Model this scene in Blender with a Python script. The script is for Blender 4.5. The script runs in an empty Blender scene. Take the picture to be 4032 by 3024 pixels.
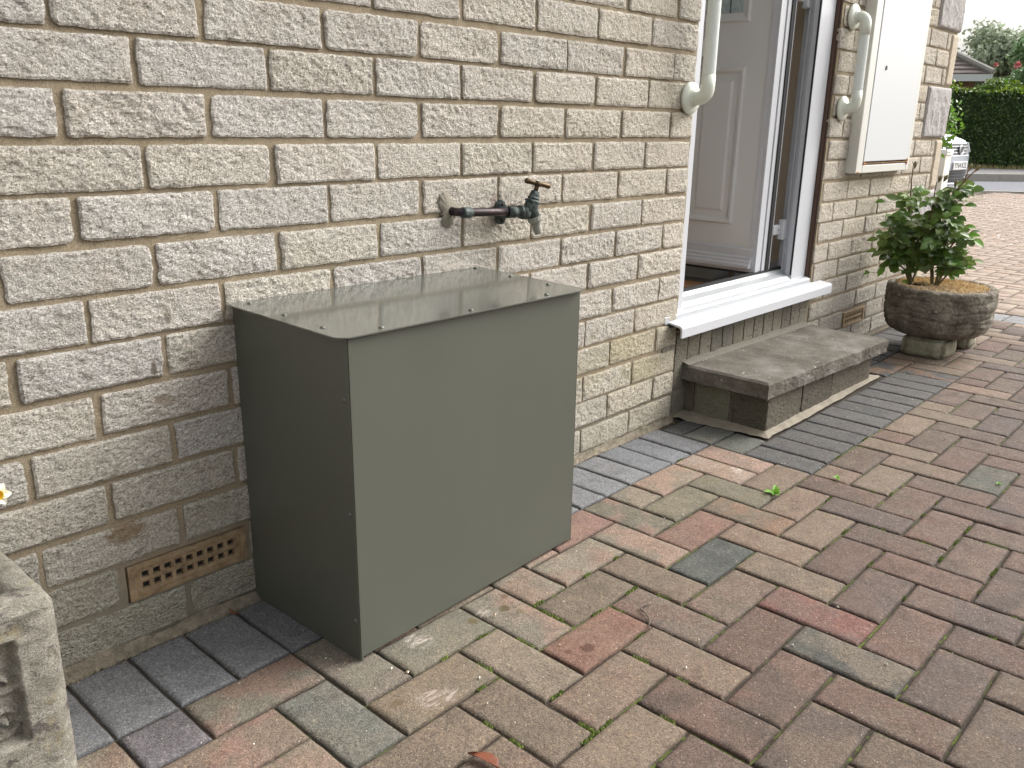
import bpy, bmesh, math, random
import numpy as np
from mathutils import Vector, Matrix
R=math.radians
scene=bpy.context.scene
C=scene.collection
# ---------------------------------------------------------------- camera
cam_d=bpy.data.cameras.new('camera'); cam=bpy.data.objects.new('camera',cam_d); C.objects.link(cam)
cam.location=(-0.5084,-1.3302,0.8628)
cam.rotation_euler=(R(73.0585),R(-1.0630),R(-47.5303))
cam_d.sensor_width=36; cam_d.sensor_fit='HORIZONTAL'; cam_d.lens=30.26
cam_d.clip_start=.02; cam_d.clip_end=600
scene.camera=cam
scene.render.resolution_x=1024; scene.render.resolution_y=768
# ---------------------------------------------------------------- light
SUN_EL,SUN_AZ=42,-24      # azimuth measured from +X, anticlockwise
wd=bpy.data.worlds.new("World"); scene.world=wd; wd.use_nodes=True
nt=wd.node_tree; nt.nodes.clear()
sky=nt.nodes.new('ShaderNodeTexSky'); sky.sky_type='NISHITA'; sky.sun_disc=False
sky.sun_elevation=R(SUN_EL); sky.sun_rotation=R(90-SUN_AZ)
sky.air_density=1.6; sky.dust_density=8; sky.ozone_density=1.0
hs=nt.nodes.new('ShaderNodeHueSaturation'); hs.inputs['Saturation'].default_value=.16
bg=nt.nodes.new('ShaderNodeBackground'); bg.inputs['Strength'].default_value=.15
wo=nt.nodes.new('ShaderNodeOutputWorld')
nt.links.new(sky.outputs[0],hs.inputs['Color']); nt.links.new(hs.outputs[0],bg.inputs['Color']); nt.links.new(bg.outputs[0],wo.inputs[0])
sd=bpy.data.lights.new('sun','SUN'); sd.energy=.6; sd.angle=R(36); sd.color=(1,.975,.94)
so=bpy.data.objects.new('sun',sd); C.objects.link(so)
dv=Vector((math.cos(R(SUN_EL))*math.cos(R(SUN_AZ)),math.cos(R(SUN_EL))*math.sin(R(SUN_AZ)),math.sin(R(SUN_EL))))
so.rotation_euler=dv.to_track_quat('Z','Y').to_euler()
vs=scene.view_settings; vs.view_transform='Standard'; vs.look='None'; vs.gamma=1; vs.exposure=1.03
# ---------------------------------------------------------------- noise in numpy
def _h(i,j,k,s):
    n=(i*374761393+j*668265263+k*2147483647+s*1274126177)&0xffffffff
    n=((n^(n>>13))*1274126177)&0xffffffff
    n=((n^(n>>15))*2246822519)&0xffffffff
    return ((n^(n>>16))&0xffff)/65535.0
def vnoise(x,y,z,s=0):
    x=np.asarray(x,float);y=np.asarray(y,float);z=np.asarray(z,float)
    i=np.floor(x).astype(np.int64);j=np.floor(y).astype(np.int64);k=np.floor(z).astype(np.int64)
    fx,fy,fz=x-i,y-j,z-k
    fx=fx*fx*(3-2*fx);fy=fy*fy*(3-2*fy);fz=fz*fz*(3-2*fz)
    r=0
    for a in(0,1):
        for b in(0,1):
            for c in(0,1):
                r=r+_h(i+a,j+b,k+c,s)*(fx if a else 1-fx)*(fy if b else 1-fy)*(fz if c else 1-fz)
    return r*2-1
def fbm(x,y,z,o=3,s=0):
    r=0;a=1;f=1
    for q in range(o):
        r=r+a*vnoise(np.asarray(x)*f+q*17.3,np.asarray(y)*f+q*5.1,np.asarray(z)*f,s+q);a*=.5;f*=2.03
    return r
rng=np.random.default_rng(7); random.seed(5)
# ---------------------------------------------------------------- mesh helpers
class MB:
    def __init__(s): s.v=[];s.f=[];s.c=[];s.n=0
    def add(s,vs,fs,col=None):
        s.v.append(np.asarray(vs,float).reshape(-1,3)); o=s.n
        for f in fs: s.f.append([q+o for q in f]); s.c.append(col or (1,1,1))
        s.n+=len(s.v[-1])
    def grid(s,P,col=None,flip=False):          # P: (a,b,3)
        a,b=P.shape[:2]; I=np.arange(a*b).reshape(a,b)+s.n
        q=np.stack([I[:-1,:-1],I[1:,:-1],I[1:,1:],I[:-1,1:]],-1).reshape(-1,4)
        if flip: q=q[:,::-1]
        s.v.append(P.reshape(-1,3)); s.n+=a*b
        s.f.extend(q.tolist()); s.c.extend([col or (1,1,1)]*len(q))
    def box(s,lo,hi,col=None):
        (x0,y0,z0),(x1,y1,z1)=lo,hi
        s.add([(x0,y0,z0),(x1,y0,z0),(x1,y1,z0),(x0,y1,z0),(x0,y0,z1),(x1,y0,z1),(x1,y1,z1),(x0,y1,z1)],
              [(0,3,2,1),(4,5,6,7),(0,1,5,4),(1,2,6,5),(2,3,7,6),(3,0,4,7)],col)
    def prism(s,poly,a,b,axis='x',col=None):    # poly list of 2D, extruded along axis between a and b
        n=len(poly)
        def P(t,p): return {'x':(t,p[0],p[1]),'y':(p[0],t,p[1]),'z':(p[0],p[1],t)}[axis]
        vs=[P(a,p) for p in poly]+[P(b,p) for p in poly]
        s.add(vs,[list(range(n))[::-1],list(range(n,2*n))]+[(i,(i+1)%n,n+(i+1)%n,n+i) for i in range(n)],col)
    def tube(s,pts,rad,n=12,col=None,cap=True):
        pts=[Vector(p) for p in pts]; rads=rad if hasattr(rad,'__len__') else [rad]*len(pts)
        up=Vector((0,0,1)); rings=[]; prev=None
        for i,p in enumerate(pts):
            t=(pts[min(i+1,len(pts)-1)]-pts[max(i-1,0)]).normalized()
            if prev is None:
                a=t.cross(up) if abs(t.dot(up))<.95 else t.cross(Vector((1,0,0)))
            else: a=prev-t*prev.dot(t)
            a.normalize(); b=t.cross(a); prev=a
            rings.append([tuple(p+(a*math.cos(2*math.pi*k/n)+b*math.sin(2*math.pi*k/n))*rads[i]) for k in range(n)])
        vs=[v for r in rings for v in r]; fs=[]
        for i in range(len(rings)-1):
            for k in range(n): fs.append((i*n+k,i*n+(k+1)%n,(i+1)*n+(k+1)%n,(i+1)*n+k))
        if cap: fs.append(list(range(n))[::-1]); fs.append([(len(rings)-1)*n+k for k in range(n)])
        s.add(vs,fs,col)
    def lathe(s,prof,center,axis=(0,0,1),n=24,col=None):   # prof: (radius, height)
        ax=Vector(axis).normalized(); q=ax.to_track_quat('Z','Y').to_matrix(); c=Vector(center)
        vs=[];fs=[]
        for r,h in prof:
            for k in range(n):
                a=2*math.pi*k/n; vs.append(tuple(c+q@Vector((r*math.cos(a),r*math.sin(a),h))))
        m=len(prof)
        for i in range(m-1):
            for k in range(n): fs.append((i*n+k,i*n+(k+1)%n,(i+1)*n+(k+1)%n,(i+1)*n+k))
        if prof[0][0]>1e-6: fs.append(list(range(n))[::-1])
        if prof[-1][0]>1e-6: fs.append([(m-1)*n+k for k in range(n)])
        s.add(vs,fs,col)
def obj(name,mb,mat,parent=None,smooth=False,bevel=0,seg=2,color=False,sub=0,loc=None):
    me=bpy.data.meshes.new(name); V=np.concatenate(mb.v)
    if loc is not None: V=V-np.array(loc)
    F=mb.f; nl=np.array([len(f) for f in F],dtype=np.int32)
    me.vertices.add(len(V)); me.vertices.foreach_set('co',V.astype(np.float32).ravel())
    idx=np.concatenate([np.asarray(f,dtype=np.int32) for f in F]) if len(set(nl.tolist()))>1 else np.array(F,dtype=np.int32).ravel()
    me.loops.add(len(idx)); me.loops.foreach_set('vertex_index',idx)
    me.polygons.add(len(F)); me.polygons.foreach_set('loop_start',np.concatenate([[0],np.cumsum(nl)[:-1]]).astype(np.int32))
    me.polygons.foreach_set('loop_total',nl)
    me.polygons.foreach_set('use_smooth',np.full(len(F),bool(smooth)))
    me.update(calc_edges=True)
    if color:
        at=me.attributes.new('tint','FLOAT_COLOR','FACE')
        c=np.ones((len(F),4),np.float32); cc=np.array(mb.c,dtype=np.float32); c[:,:cc.shape[1]]=cc
        at.data.foreach_set('color',c.ravel())
    me.validate()
    me.materials.append(mat)
    o=bpy.data.objects.new(name,me); C.objects.link(o)
    if loc is not None: o.location=loc
    if parent:
        o.parent=parent
        if loc is None: o.matrix_parent_inverse=Matrix.Translation(-Vector(parent.location)) if parent.type=='EMPTY' and not parent.get('local') else Matrix()
    if bevel:
        m=o.modifiers.new('b','BEVEL'); m.width=bevel; m.segments=seg; m.limit_method='ANGLE'; m.angle_limit=R(35)
        if smooth is None or True: m.harden_normals=False
    if sub:
        m=o.modifiers.new('s','SUBSURF'); m.levels=sub; m.render_levels=sub
    return o
def thing(name,label,cat,loc=(0,0,0),group=None,local=False):
    o=bpy.data.objects.new(name,None); C.objects.link(o); o.location=loc; o.empty_display_size=.1
    o['label']=label; o['category']=cat
    if group: o['group']=group
    if local: o['local']=1
    return o
def tag(o,label,cat,group=None,kind=None):
    o['label']=label;o['category']=cat
    if group:o['group']=group
    if kind:o['kind']=kind
    return o
def struct(name,mb,m,**k):
    o=obj(name,mb,m,**k); o['kind']='structure'; return o
# ---------------------------------------------------------------- materials
def lin(h):
    if isinstance(h,str):
        c=[int(h[i:i+2],16)/255 for i in(0,2,4)]; return tuple(x/12.92 if x<=.04045 else ((x+.055)/1.055)**2.4 for x in c)
    return h
class N:
    def __init__(s,name):
        s.m=bpy.data.materials.new(name); s.m.use_nodes=True; s.t=s.m.node_tree; s.b=s.t.nodes['Principled BSDF']; s.tc=s.t.nodes.new('ShaderNodeTexCoord')
    def l(s,a,b): s.t.links.new(a,b)
    def noise(s,scale,detail=3,rough=.55,vec=None,dim='3D',stretch=None):
        n=s.t.nodes.new('ShaderNodeTexNoise'); n.inputs['Scale'].default_value=scale; n.inputs['Detail'].default_value=detail; n.inputs['Roughness'].default_value=rough
        v=vec or s.tc.outputs['Object']
        if stretch:
            mp=s.t.nodes.new('ShaderNodeMapping'); mp.inputs['Scale'].default_value=stretch; s.l(v,mp.inputs[0]); v=mp.outputs[0]
        s.l(v,n.inputs['Vector']); return n.outputs['Fac']
    def vor(s,scale,feature='F1',out='Distance',stretch=None):
        n=s.t.nodes.new('ShaderNodeTexVoronoi'); n.inputs['Scale'].default_value=scale; n.feature=feature
        v=s.tc.outputs['Object']
        if stretch:
            mp=s.t.nodes.new('ShaderNodeMapping'); mp.inputs['Scale'].default_value=stretch; s.l(v,mp.inputs[0]); v=mp.outputs[0]
        s.l(v,n.inputs['Vector']); return n.outputs[out]
    def ramp(s,fac,stops):
        n=s.t.nodes.new('ShaderNodeValToRGB'); e=n.color_ramp.elements
        while len(e)<len(stops): e.new(.5)
        for q,(p,c) in zip(e,stops):
            q.position=p; c=lin(c) if not isinstance(c,(int,float)) else (c,c,c); q.color=(*c,1)
        s.l(fac,n.inputs[0]); return n.outputs[0]
    def mix(s,f,a,b,mode='MIX'):
        n=s.t.nodes.new('ShaderNodeMix'); n.data_type='RGBA'; n.blend_type=mode
        for x,i in((f,0),(a,6),(b,7)):
            if isinstance(x,(int,float)) : n.inputs[i].default_value=x if i==0 else (x,x,x,1)
            elif isinstance(x,(tuple,str)): n.inputs[i].default_value=(*lin(x),1)
            else: s.l(x,n.inputs[i])
        return n.outputs[2]
    def math(s,op,a,b=0.,c=None):
        n=s.t.nodes.new('ShaderNodeMath'); n.operation=op
        for i,x in enumerate((a,b,c)):
            if x is None: continue
            if isinstance(x,(int,float)): n.inputs[i].default_value=x
            else: s.l(x,n.inputs[i])
        return n.outputs[0]
    def attr(s,name='tint'):
        n=s.t.nodes.new('ShaderNodeAttribute'); n.attribute_name=name; return n
    def bump(s,h,dist=.002,strength=1,normal=None):
        n=s.t.nodes.new('ShaderNodeBump'); n.inputs['Distance'].default_value=dist; n.inputs['Strength'].default_value=strength
        s.l(h,n.inputs['Height'])
        if normal: s.l(normal,n.inputs['Normal'])
        s.l(n.outputs[0],s.b.inputs['Normal']); return n.outputs[0]
    def base(s,c):
        if isinstance(c,(tuple,str)): s.b.inputs['Base Color'].default_value=(*lin(c),1)
        else: s.l(c,s.b.inputs['Base Color'])
        return s
    def rough(s,r):
        if isinstance(r,(int,float)): s.b.inputs['Roughness'].default_value=r
        else: s.l(r,s.b.inputs['Roughness'])
        return s
    def sep(s):
        n=s.t.nodes.new('ShaderNodeSeparateXYZ'); s.l(s.tc.outputs['Object'],n.inputs[0]); return n.outputs
def simple(name,c,r=.5,metal=0,spec=.5,nz=None,bump=0,bs=200):
    n=N(name)
    if nz:
        n.base(n.mix(n.noise(nz[0],4),c,nz[1]))
    else: n.base(c)
    n.rough(r); n.b.inputs['Metallic'].default_value=metal; n.b.inputs['Specular IOR Level'].default_value=spec
    if bump: n.bump(n.noise(bs,4),bump)
    return n.m
def spot(n,x,y,r,seed=0.,soft=.35):
    # irregular round stain of radius r at world (x,y)
    X,Y,_=n.sep()
    dx=n.math('SUBTRACT',X,x); dy=n.math('SUBTRACT',Y,y)
    d=n.math('SQRT',n.math('ADD',n.math('MULTIPLY',dx,dx),n.math('MULTIPLY',dy,dy)))
    d=n.math('ADD',d,n.math('MULTIPLY',n.math('SUBTRACT',n.noise(90,3),.5),r*1.5))
    q=n.t.nodes.new('ShaderNodeMapRange'); q.inputs[1].default_value=r; q.inputs[2].default_value=r*(1-soft); q.inputs[3].default_value=0; q.inputs[4].default_value=1
    n.l(d,q.inputs[0]); return q.outputs[0]
# brick: split-face reconstituted stone
n=N('split_face_stone'); t=n.attr()
g=n.ramp(n.noise(250,4,.75,stretch=(1,1,1.35)),[(.32,(.34,.31,.28)),(.43,(.70,.67,.63)),(.53,(1,1,1)),(.68,(1.2,1.19,1.17))])
g2=n.ramp(n.vor(420,out='Color'),[(0,(.78,.76,.74)),(.5,(1,1,1)),(1,(1.12,1.1,1.08))])
b=n.mix(1,t.outputs['Color'],g,'MULTIPLY'); b=n.mix(.8,b,g2,'MULTIPLY')
b=n.mix(n.ramp(n.noise(14,4,.6),[(.42,0.),(.75,.6)]),b,n.mix(1,b,(.86,.82,.76),'MULTIPLY'))
b=n.mix(n.ramp(n.noise(38,4,.65,stretch=(1,1,2)),[(.57,0.),(.70,.8)]),b,n.mix(1,b,(.55,.53,.52),'MULTIPLY'))
def spotz(x,z,rx,rz):
    X,Y,Z=n.sep(); dx=n.math('DIVIDE',n.math('SUBTRACT',X,x),rx); dz=n.math('DIVIDE',n.math('SUBTRACT',Z,z),rz)
    d=n.math('SQRT',n.math('ADD',n.math('MULTIPLY',dx,dx),n.math('MULTIPLY',dz,dz))); d=n.math('ADD',d,n.math('MULTIPLY',n.math('SUBTRACT',n.noise(60,5,.7),.5),2.2))
    return n.ramp(d,[(.55,1.),(1.,0.)])
for (x,z,rx,rz,c,k) in [(.018,.205,.035,.022,(.26,.17,.09),.75),(.125,.551,.008,.017,(.22,.19,.15),.9),(.093,.472,.006,.014,(.17,.14,.11),.9),(.106,.414,.02,.012,(.34,.27,.19),.6),(1.42,.27,.14,.05,(.38,.34,.19),.35),(1.50,.19,.12,.05,(.40,.36,.20),.35),(1.27,.25,.09,.08,(.38,.34,.20),.35),(.885,.70,.012,.022,(.33,.24,.2),.5),(.85,.645,.10,.02,(.33,.28,.24),.4)]:
    b=n.mix(n.math('MULTIPLY',spotz(x,z,rx,rz),k),b,c)
n.base(b).rough(.92); n.b.inputs['Specular IOR Level'].default_value=.2
h=n.math('ADD',n.math('ADD',n.math('MULTIPLY',n.noise(430,2,.5),.45),n.math('MULTIPLY',n.vor(300,out='Color',stretch=(1,1,1.3)),.22)),n.math('MULTIPLY',n.noise(62,7,.74,stretch=(1,1,1.4)),1.7))
n.bump(h,.0062,1); M_brick=n.m
n=N('mortar'); X,Y,Z=n.sep()
b=n.ramp(n.noise(300,4,.7),[(.3,(.19,.15,.10)),(.5,(.30,.245,.17)),(.75,(.39,.33,.24))])
b=n.mix(n.ramp(n.noise(600,2),[(.28,.9),(.34,0.)]),b,(.07,.05,.04))
low=n.math('ADD',Z,n.math('MULTIPLY',n.noise(9,3),.16))
b=n.mix(n.ramp(low,[(.14,.75),(.30,0.)]),b,(.19,.175,.14))
n.base(b).rough(.95); n.b.inputs['Specular IOR Level'].default_value=.15
n.bump(n.noise(500,4,.7),.0022,.9); M_mortar=n.m
n=N('cast_stone_quoin'); t=n.attr()
b=n.mix(1,t.outputs['Color'],n.ramp(n.noise(110,5,.75),[(.3,(.6,.58,.57)),(.6,(1.05,1.05,1.05))]),'MULTIPLY')
n.base(b).rough(.9); n.bump(n.noise(110,4,.7),.004,.8); M_quoin=n.m
# pavers
n=N('clay_paver'); t=n.attr(); t2=n.attr('tint2')
b=n.mix(n.ramp(n.noise(11,3,.5),[(.42,0.),(.56,1.)]),t.outputs['Color'],t2.outputs['Color'])
b=n.mix(1,b,n.ramp(n.noise(330,3,.7),[(.30,(.45,.43,.41)),(.44,(.86,.86,.86)),(.58,(1.08,1.07,1.05)),(.70,(1.75,1.68,1.5))]),'MULTIPLY')
b=n.mix(.75,b,n.mix(1,b,n.ramp(n.vor(260,out='Color'),[(0,(.6,.58,.56)),(.5,(1,1,1)),(.85,(1.2,1.18,1.15)),(1,(1.9,1.8,1.6))]),'MULTIPLY'))
b=n.mix(n.ramp(n.noise(24,5,.65),[(.50,0.),(.75,.6)]),b,n.mix(1,b,(.60,.57,.55),'MULTIPLY'))
b=n.mix(n.ramp(n.noise(17,5,.7),[(.55,0.),(.75,.35)]),b,n.mix(1,b,(1.5,1.42,1.3),'MULTIPLY'))
sp=n.vor(75,out='Distance'); b=n.mix(n.ramp(sp,[(.055,.75),(.09,0.)]),b,(.55,.48,.38))
for (x,y,r,sd_,c) in [(.548,-.562,.014,1,(.09,.045,.03)),(.516,-.545,.0075,1,(.10,.05,.035)),(.573,-.343,.010,1,(.13,.085,.05)),(.543,-.371,.012,1,(.09,.07,.03)),(.556,-.398,.008,1,(.15,.12,.06)),(.470,-.360,.012,1,(.12,.09,.04)),(.223,-.438,.011,1,(.14,.10,.06))]:
    b=n.mix(n.math('MULTIPLY',spot(n,x,y,r),.85),b,c)
wear=n.noise(120,4,.75,stretch=(.25,1.2,1))
for (x,y,r) in [(.265,-.468,.028),(.293,-.482,.02),(1.47,-.352,.03),(1.452,-.30,.022),(.36,-.335,.03),(.505,-.35,.018)]:
    b=n.mix(n.math('MULTIPLY',spot(n,x,y,r,soft=.9),n.ramp(wear,[(.45,0.),(.6,.8)])),b,(.6,.52,.46))
n.base(b).rough(n.ramp(n.noise(40,3),[(.3,.72),(.7,.92)])); n.b.inputs['Specular IOR Level'].default_value=.3
n.bump(n.math('ADD',n.noise(420,3,.65),n.math('MULTIPLY',n.noise(60,3),.8)),.003,.9); M_paver=n.m
n=N('joint_sand_and_moss')
b=n.ramp(n.noise(300,4,.7),[(.3,(.02,.015,.011)),(.55,(.055,.042,.03)),(.8,(.13,.105,.075))])
mo=n.math('MULTIPLY',n.ramp(n.noise(2.6,4,.6),[(.47,0.),(.55,.95)]),n.ramp(n.noise(38,3),[(.46,0.),(.54,1.)]))
X,Y,Z=n.sep()
sh=n.ramp(n.math('ADD',n.math('MULTIPLY',Y,-1),.0),[(.30,0.),(.42,1.)])
b=n.mix(n.math('MULTIPLY',mo,sh),b,n.ramp(n.noise(350,3),[(.3,(.045,.07,.01)),(.7,(.16,.21,.03))]))
n.base(b).rough(1); n.bump(n.noise(400,4,.7),.004); M_joint=n.m
M_moss=simple('moss',(.07,.11,.015),1,nz=(200,(.17,.22,.04)),bump=.003,bs=500)
# box paint
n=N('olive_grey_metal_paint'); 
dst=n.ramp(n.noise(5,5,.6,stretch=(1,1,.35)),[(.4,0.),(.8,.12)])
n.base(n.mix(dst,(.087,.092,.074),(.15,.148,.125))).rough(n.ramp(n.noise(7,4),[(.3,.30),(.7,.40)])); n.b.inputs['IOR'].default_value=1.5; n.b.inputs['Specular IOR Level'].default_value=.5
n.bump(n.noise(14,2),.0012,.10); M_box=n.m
n=N('olive_grey_lid_lightened'); n.base((.125,.13,.113)).rough(.11); n.b.inputs['IOR'].default_value=1.75; n.b.inputs['Specular IOR Level'].default_value=.8; n.b.inputs['Metallic'].default_value=.12  # same paint as the panels, lightened for skylight and reflection on top
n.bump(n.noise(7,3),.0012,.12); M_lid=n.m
M_white=simple('white_upvc',(.53,.545,.58),.3,nz=(9,(.57,.575,.60)))
M_leaf_face=simple('door_leaf_white_foil',(.66,.655,.645),.38,bump=.0003,bs=300)
M_grey_alu=simple('anodised_threshold',(.50,.52,.54),.35,metal=.3)
M_black=simple('black_gasket_and_shade',(.012,.012,.012),.6)  # also used for black plates that stand in for shade
M_cream=simple('ivory_plastic',(.72,.75,.66),.3)
n=N('ribbed_ivory_plastic'); X,Y,Z=n.sep(); n.base((.74,.78,.74)).rough(.38)
M_rib=n.m
M_tan=simple('tan_plaster',(.85,.68,.50),.8,nz=(20,(.88,.72,.55)))
M_brown=simple('brown_mastic',(.09,.05,.035),.7)
n=N('terracotta'); n.base(n.ramp(n.noise(60,4,.6),[(.3,(.15,.105,.06)),(.5,(.25,.175,.10)),(.72,(.33,.245,.155))])).rough(.85); n.bump(n.noise(300,3),.001); M_terra=n.m
n=N('weathered_concrete'); X,Y,Z=n.sep()
b=n.ramp(n.noise(7,5,.65),[(.3,(.075,.062,.045)),(.48,(.13,.115,.092)),(.60,(.19,.172,.148)),(.78,(.28,.26,.23))])
b=n.mix(1,b,n.ramp(n.noise(260,3,.7),[(.3,(.6,.6,.6)),(.6,(1.1,1.1,1.1))]),'MULTIPLY')
b=n.mix(n.ramp(n.vor(38),[(.10,.85),(.16,0.)]),b,n.mix(n.ramp(n.noise(9,2),[(.49,0.),(.55,1.)]),b,(.50,.48,.43)))
n.base(b).rough(.95); n.bump(n.noise(200,5,.75),.006,.9); M_conc=n.m
n=N('old_pot_stone')
b=n.ramp(n.noise(16,5,.65),[(.3,(.085,.074,.055)),(.5,(.19,.17,.135)),(.64,(.30,.27,.22)),(.8,(.42,.39,.33))])
b=n.mix(1,b,n.ramp(n.noise(180,3,.7),[(.3,(.5,.5,.48)),(.6,(1.15,1.12,1.1))]),'MULTIPLY')
b=n.mix(n.ramp(n.vor(34),[(.12,.8),(.17,0.)]),b,n.mix(n.ramp(n.noise(7,2),[(.56,0.),(.6,1.)]),b,(.50,.50,.46)))
n.base(b).rough(.95); n.bump(n.noise(150,5,.7),.006,.9); M_pot=n.m
n=N('mortar_fillet'); n.base(n.ramp(n.noise(20,5,.6),[(.3,(.25,.22,.17)),(.7,(.38,.335,.265))])).rough(.95); n.bump(n.noise(120,6,.8),.008); M_fillet=n.m
n=N('lichen_stone')
b=n.ramp(n.noise(30,5,.7),[(.3,(.19,.175,.14)),(.5,(.34,.315,.26)),(.7,(.48,.45,.385))])
b=n.mix(1,b,n.ramp(n.noise(420,3,.8),[(.35,(.55,.55,.55)),(.6,(1.25,1.25,1.25))]),'MULTIPLY')
b=n.mix(n.ramp(n.noise(34,6,.75),[(.57,0.),(.61,.8)]),b,(.10,.08,.075))
b=n.mix(n.ramp(n.noise(19,4,.7,stretch=(1,2,1)),[(.60,0.),(.68,.6)]),b,(.36,.30,.16))
n.base(b).rough(.95); n.bump(n.math('ADD',n.noise(240,6,.8,stretch=(.6,1,1.4)),n.math('MULTIPLY',n.noise(480,4,.8),.7)),.005,1); M_trough=n.m
M_brass=simple('aged_brass',(.12,.08,.04),.42,metal=.7,nz=(160,(.06,.04,.025)))
n=N('verdigris_bronze'); n.base(n.ramp(n.noise(120,4,.7),[(.3,(.02,.026,.026)),(.52,(.06,.075,.072)),(.68,(.15,.185,.17)),(.8,(.30,.33,.30))])).rough(.6); n.b.inputs['Metallic'].default_value=.35; n.bump(n.noise(250,3),.0012); M_verd=n.m
n=N('dark_copper_pipe'); n.base(n.ramp(n.noise(70,4,.6,stretch=(.4,1,1)),[(.35,(.018,.016,.02)),(.6,(.05,.035,.035)),(.8,(.16,.10,.04))])).rough(.45); n.b.inputs['Metallic'].default_value=.6; M_pipe=n.m
def leafmat(name,a,bc,sc=12):
    n=N(name); t=n.attr(); c=n.mix(n.noise(sc,3),a,bc); n.base(n.mix(1,c,t.outputs['Color'],'MULTIPLY')).rough(.42)
    try:
        n.b.inputs['Subsurface Weight'].default_value=0
        tr=n.t.nodes.new('ShaderNodeBsdfTranslucent'); mx=n.t.nodes.new('ShaderNodeMixShader'); mx.inputs[0].default_value=.32
        n.l(n.b.inputs['Base Color'].links[0].from_socket,tr.inputs[0])
        out=n.t.nodes['Material Output']; n.l(n.b.outputs[0],mx.inputs[1]); n.l(tr.outputs[0],mx.inputs[2]); n.l(mx.outputs[0],out.inputs[0])
    except Exception: pass
    return n.m
M_rose=leafmat('rose_leaf',(.075,.135,.028),(.125,.20,.05))
M_hedge=leafmat('hedge_leaf',(.035,.085,.02),(.08,.15,.03),3)
M_tree=leafmat('hazed_tree_leaf',(.36,.42,.29),(.44,.49,.36),1)  # haze over the distant trees is put into this pale leaf colour
M_stem=simple('green_stem',(.07,.09,.03),.6,nz=(60,(.16,.10,.05)))
M_redstem=simple('red_stem',(.20,.07,.04),.5,nz=(60,(.12,.11,.04)))
M_bud=simple('bud',(.13,.16,.06),.6,nz=(90,(.22,.12,.06)))
M_bark=simple('bark',(.10,.08,.06),.95,nz=(20,(.16,.13,.10)),bump=.01,bs=30)
# ---------------------------------------------------------------- ground, road
G=-.010
gb=MB(); gb.add([(-150,-150,-.06),(250,-150,-.06),(250,250,-.06),(-150,250,-.06)],[(0,1,2,3)])
M_soil=simple('soil_and_turf',(.07,.06,.035),1,nz=(.6,(.06,.09,.03)))
struct('ground',gb,M_soil)
jb=MB(); jb.add([(-2.2,-4.2,G-.006),(14.4,-4.2,G-.006),(14.4,2.2,G-.006),(13.95,3.0,G-.006),(3.93,3.2,G-.006),(3.93,.004,G-.006),(-2.2,.004,G-.006)],[(0,1,2,3,4,5,6)])
struct('paving_bed',jb,M_joint)
GREY=[(.165,.172,.186),(.18,.186,.198),(.155,.16,.171),(.19,.194,.204)]
DARKG=[(.072,.073,.073),(.08,.08,.08),(.088,.086,.084)]
def field_col(x,y):
    r=random.random()
    near=1 if (x<2.2 and y>-.62+.1*x) else 0
    pale=[(.30,.265,.205),(.34,.285,.215),(.37,.24,.18),(.27,.25,.20),(.40,.245,.19),(.31,.25,.185)]
    dark=[(.185,.15,.125),(.215,.15,.125),(.165,.145,.13),(.205,.175,.135),(.235,.15,.125),(.17,.15,.145),(.22,.165,.14)]
    mid=[(.26,.21,.16),(.28,.22,.165),(.24,.205,.155),(.29,.20,.155)]
    far=[(.44,.335,.27),(.43,.35,.285),(.46,.345,.28),(.41,.32,.27)]  # overexposed brightness of the far drive is put into these paler colours
    if x>3.9: P=far
    else:
        k=(y+.25)*-1.15+ (x-.6)*.14 + random.uniform(-.12,.12)   # distance from the wall and the dusty end
        P=pale if k<.18 else (mid if k<.52 else dark)
    def du(c,k_=.5):
        g_=(.235,.198,.158) if x<3.9 else (.36,.29,.235)
        m=sum(c)/sum(g_); f_=(.71 if P is pale else (.66 if P is mid else .61)) if x<3.9 else .74
        q=(1,1,1) if P is pale else ((1.03,.975,.955) if P is mid else ((1.05,.95,.955) if x<3.9 else (1,1,1)))
        return tuple((a*(1-k_)+b_*m*k_)*f_*h_ for a,b_,h_ in zip(c,g_,q))
    return du(random.choice(P)),du(random.choice(P))
class PV(MB):
    def __init__(s): super().__init__(); s.c2=[]
pv=PV()
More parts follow.
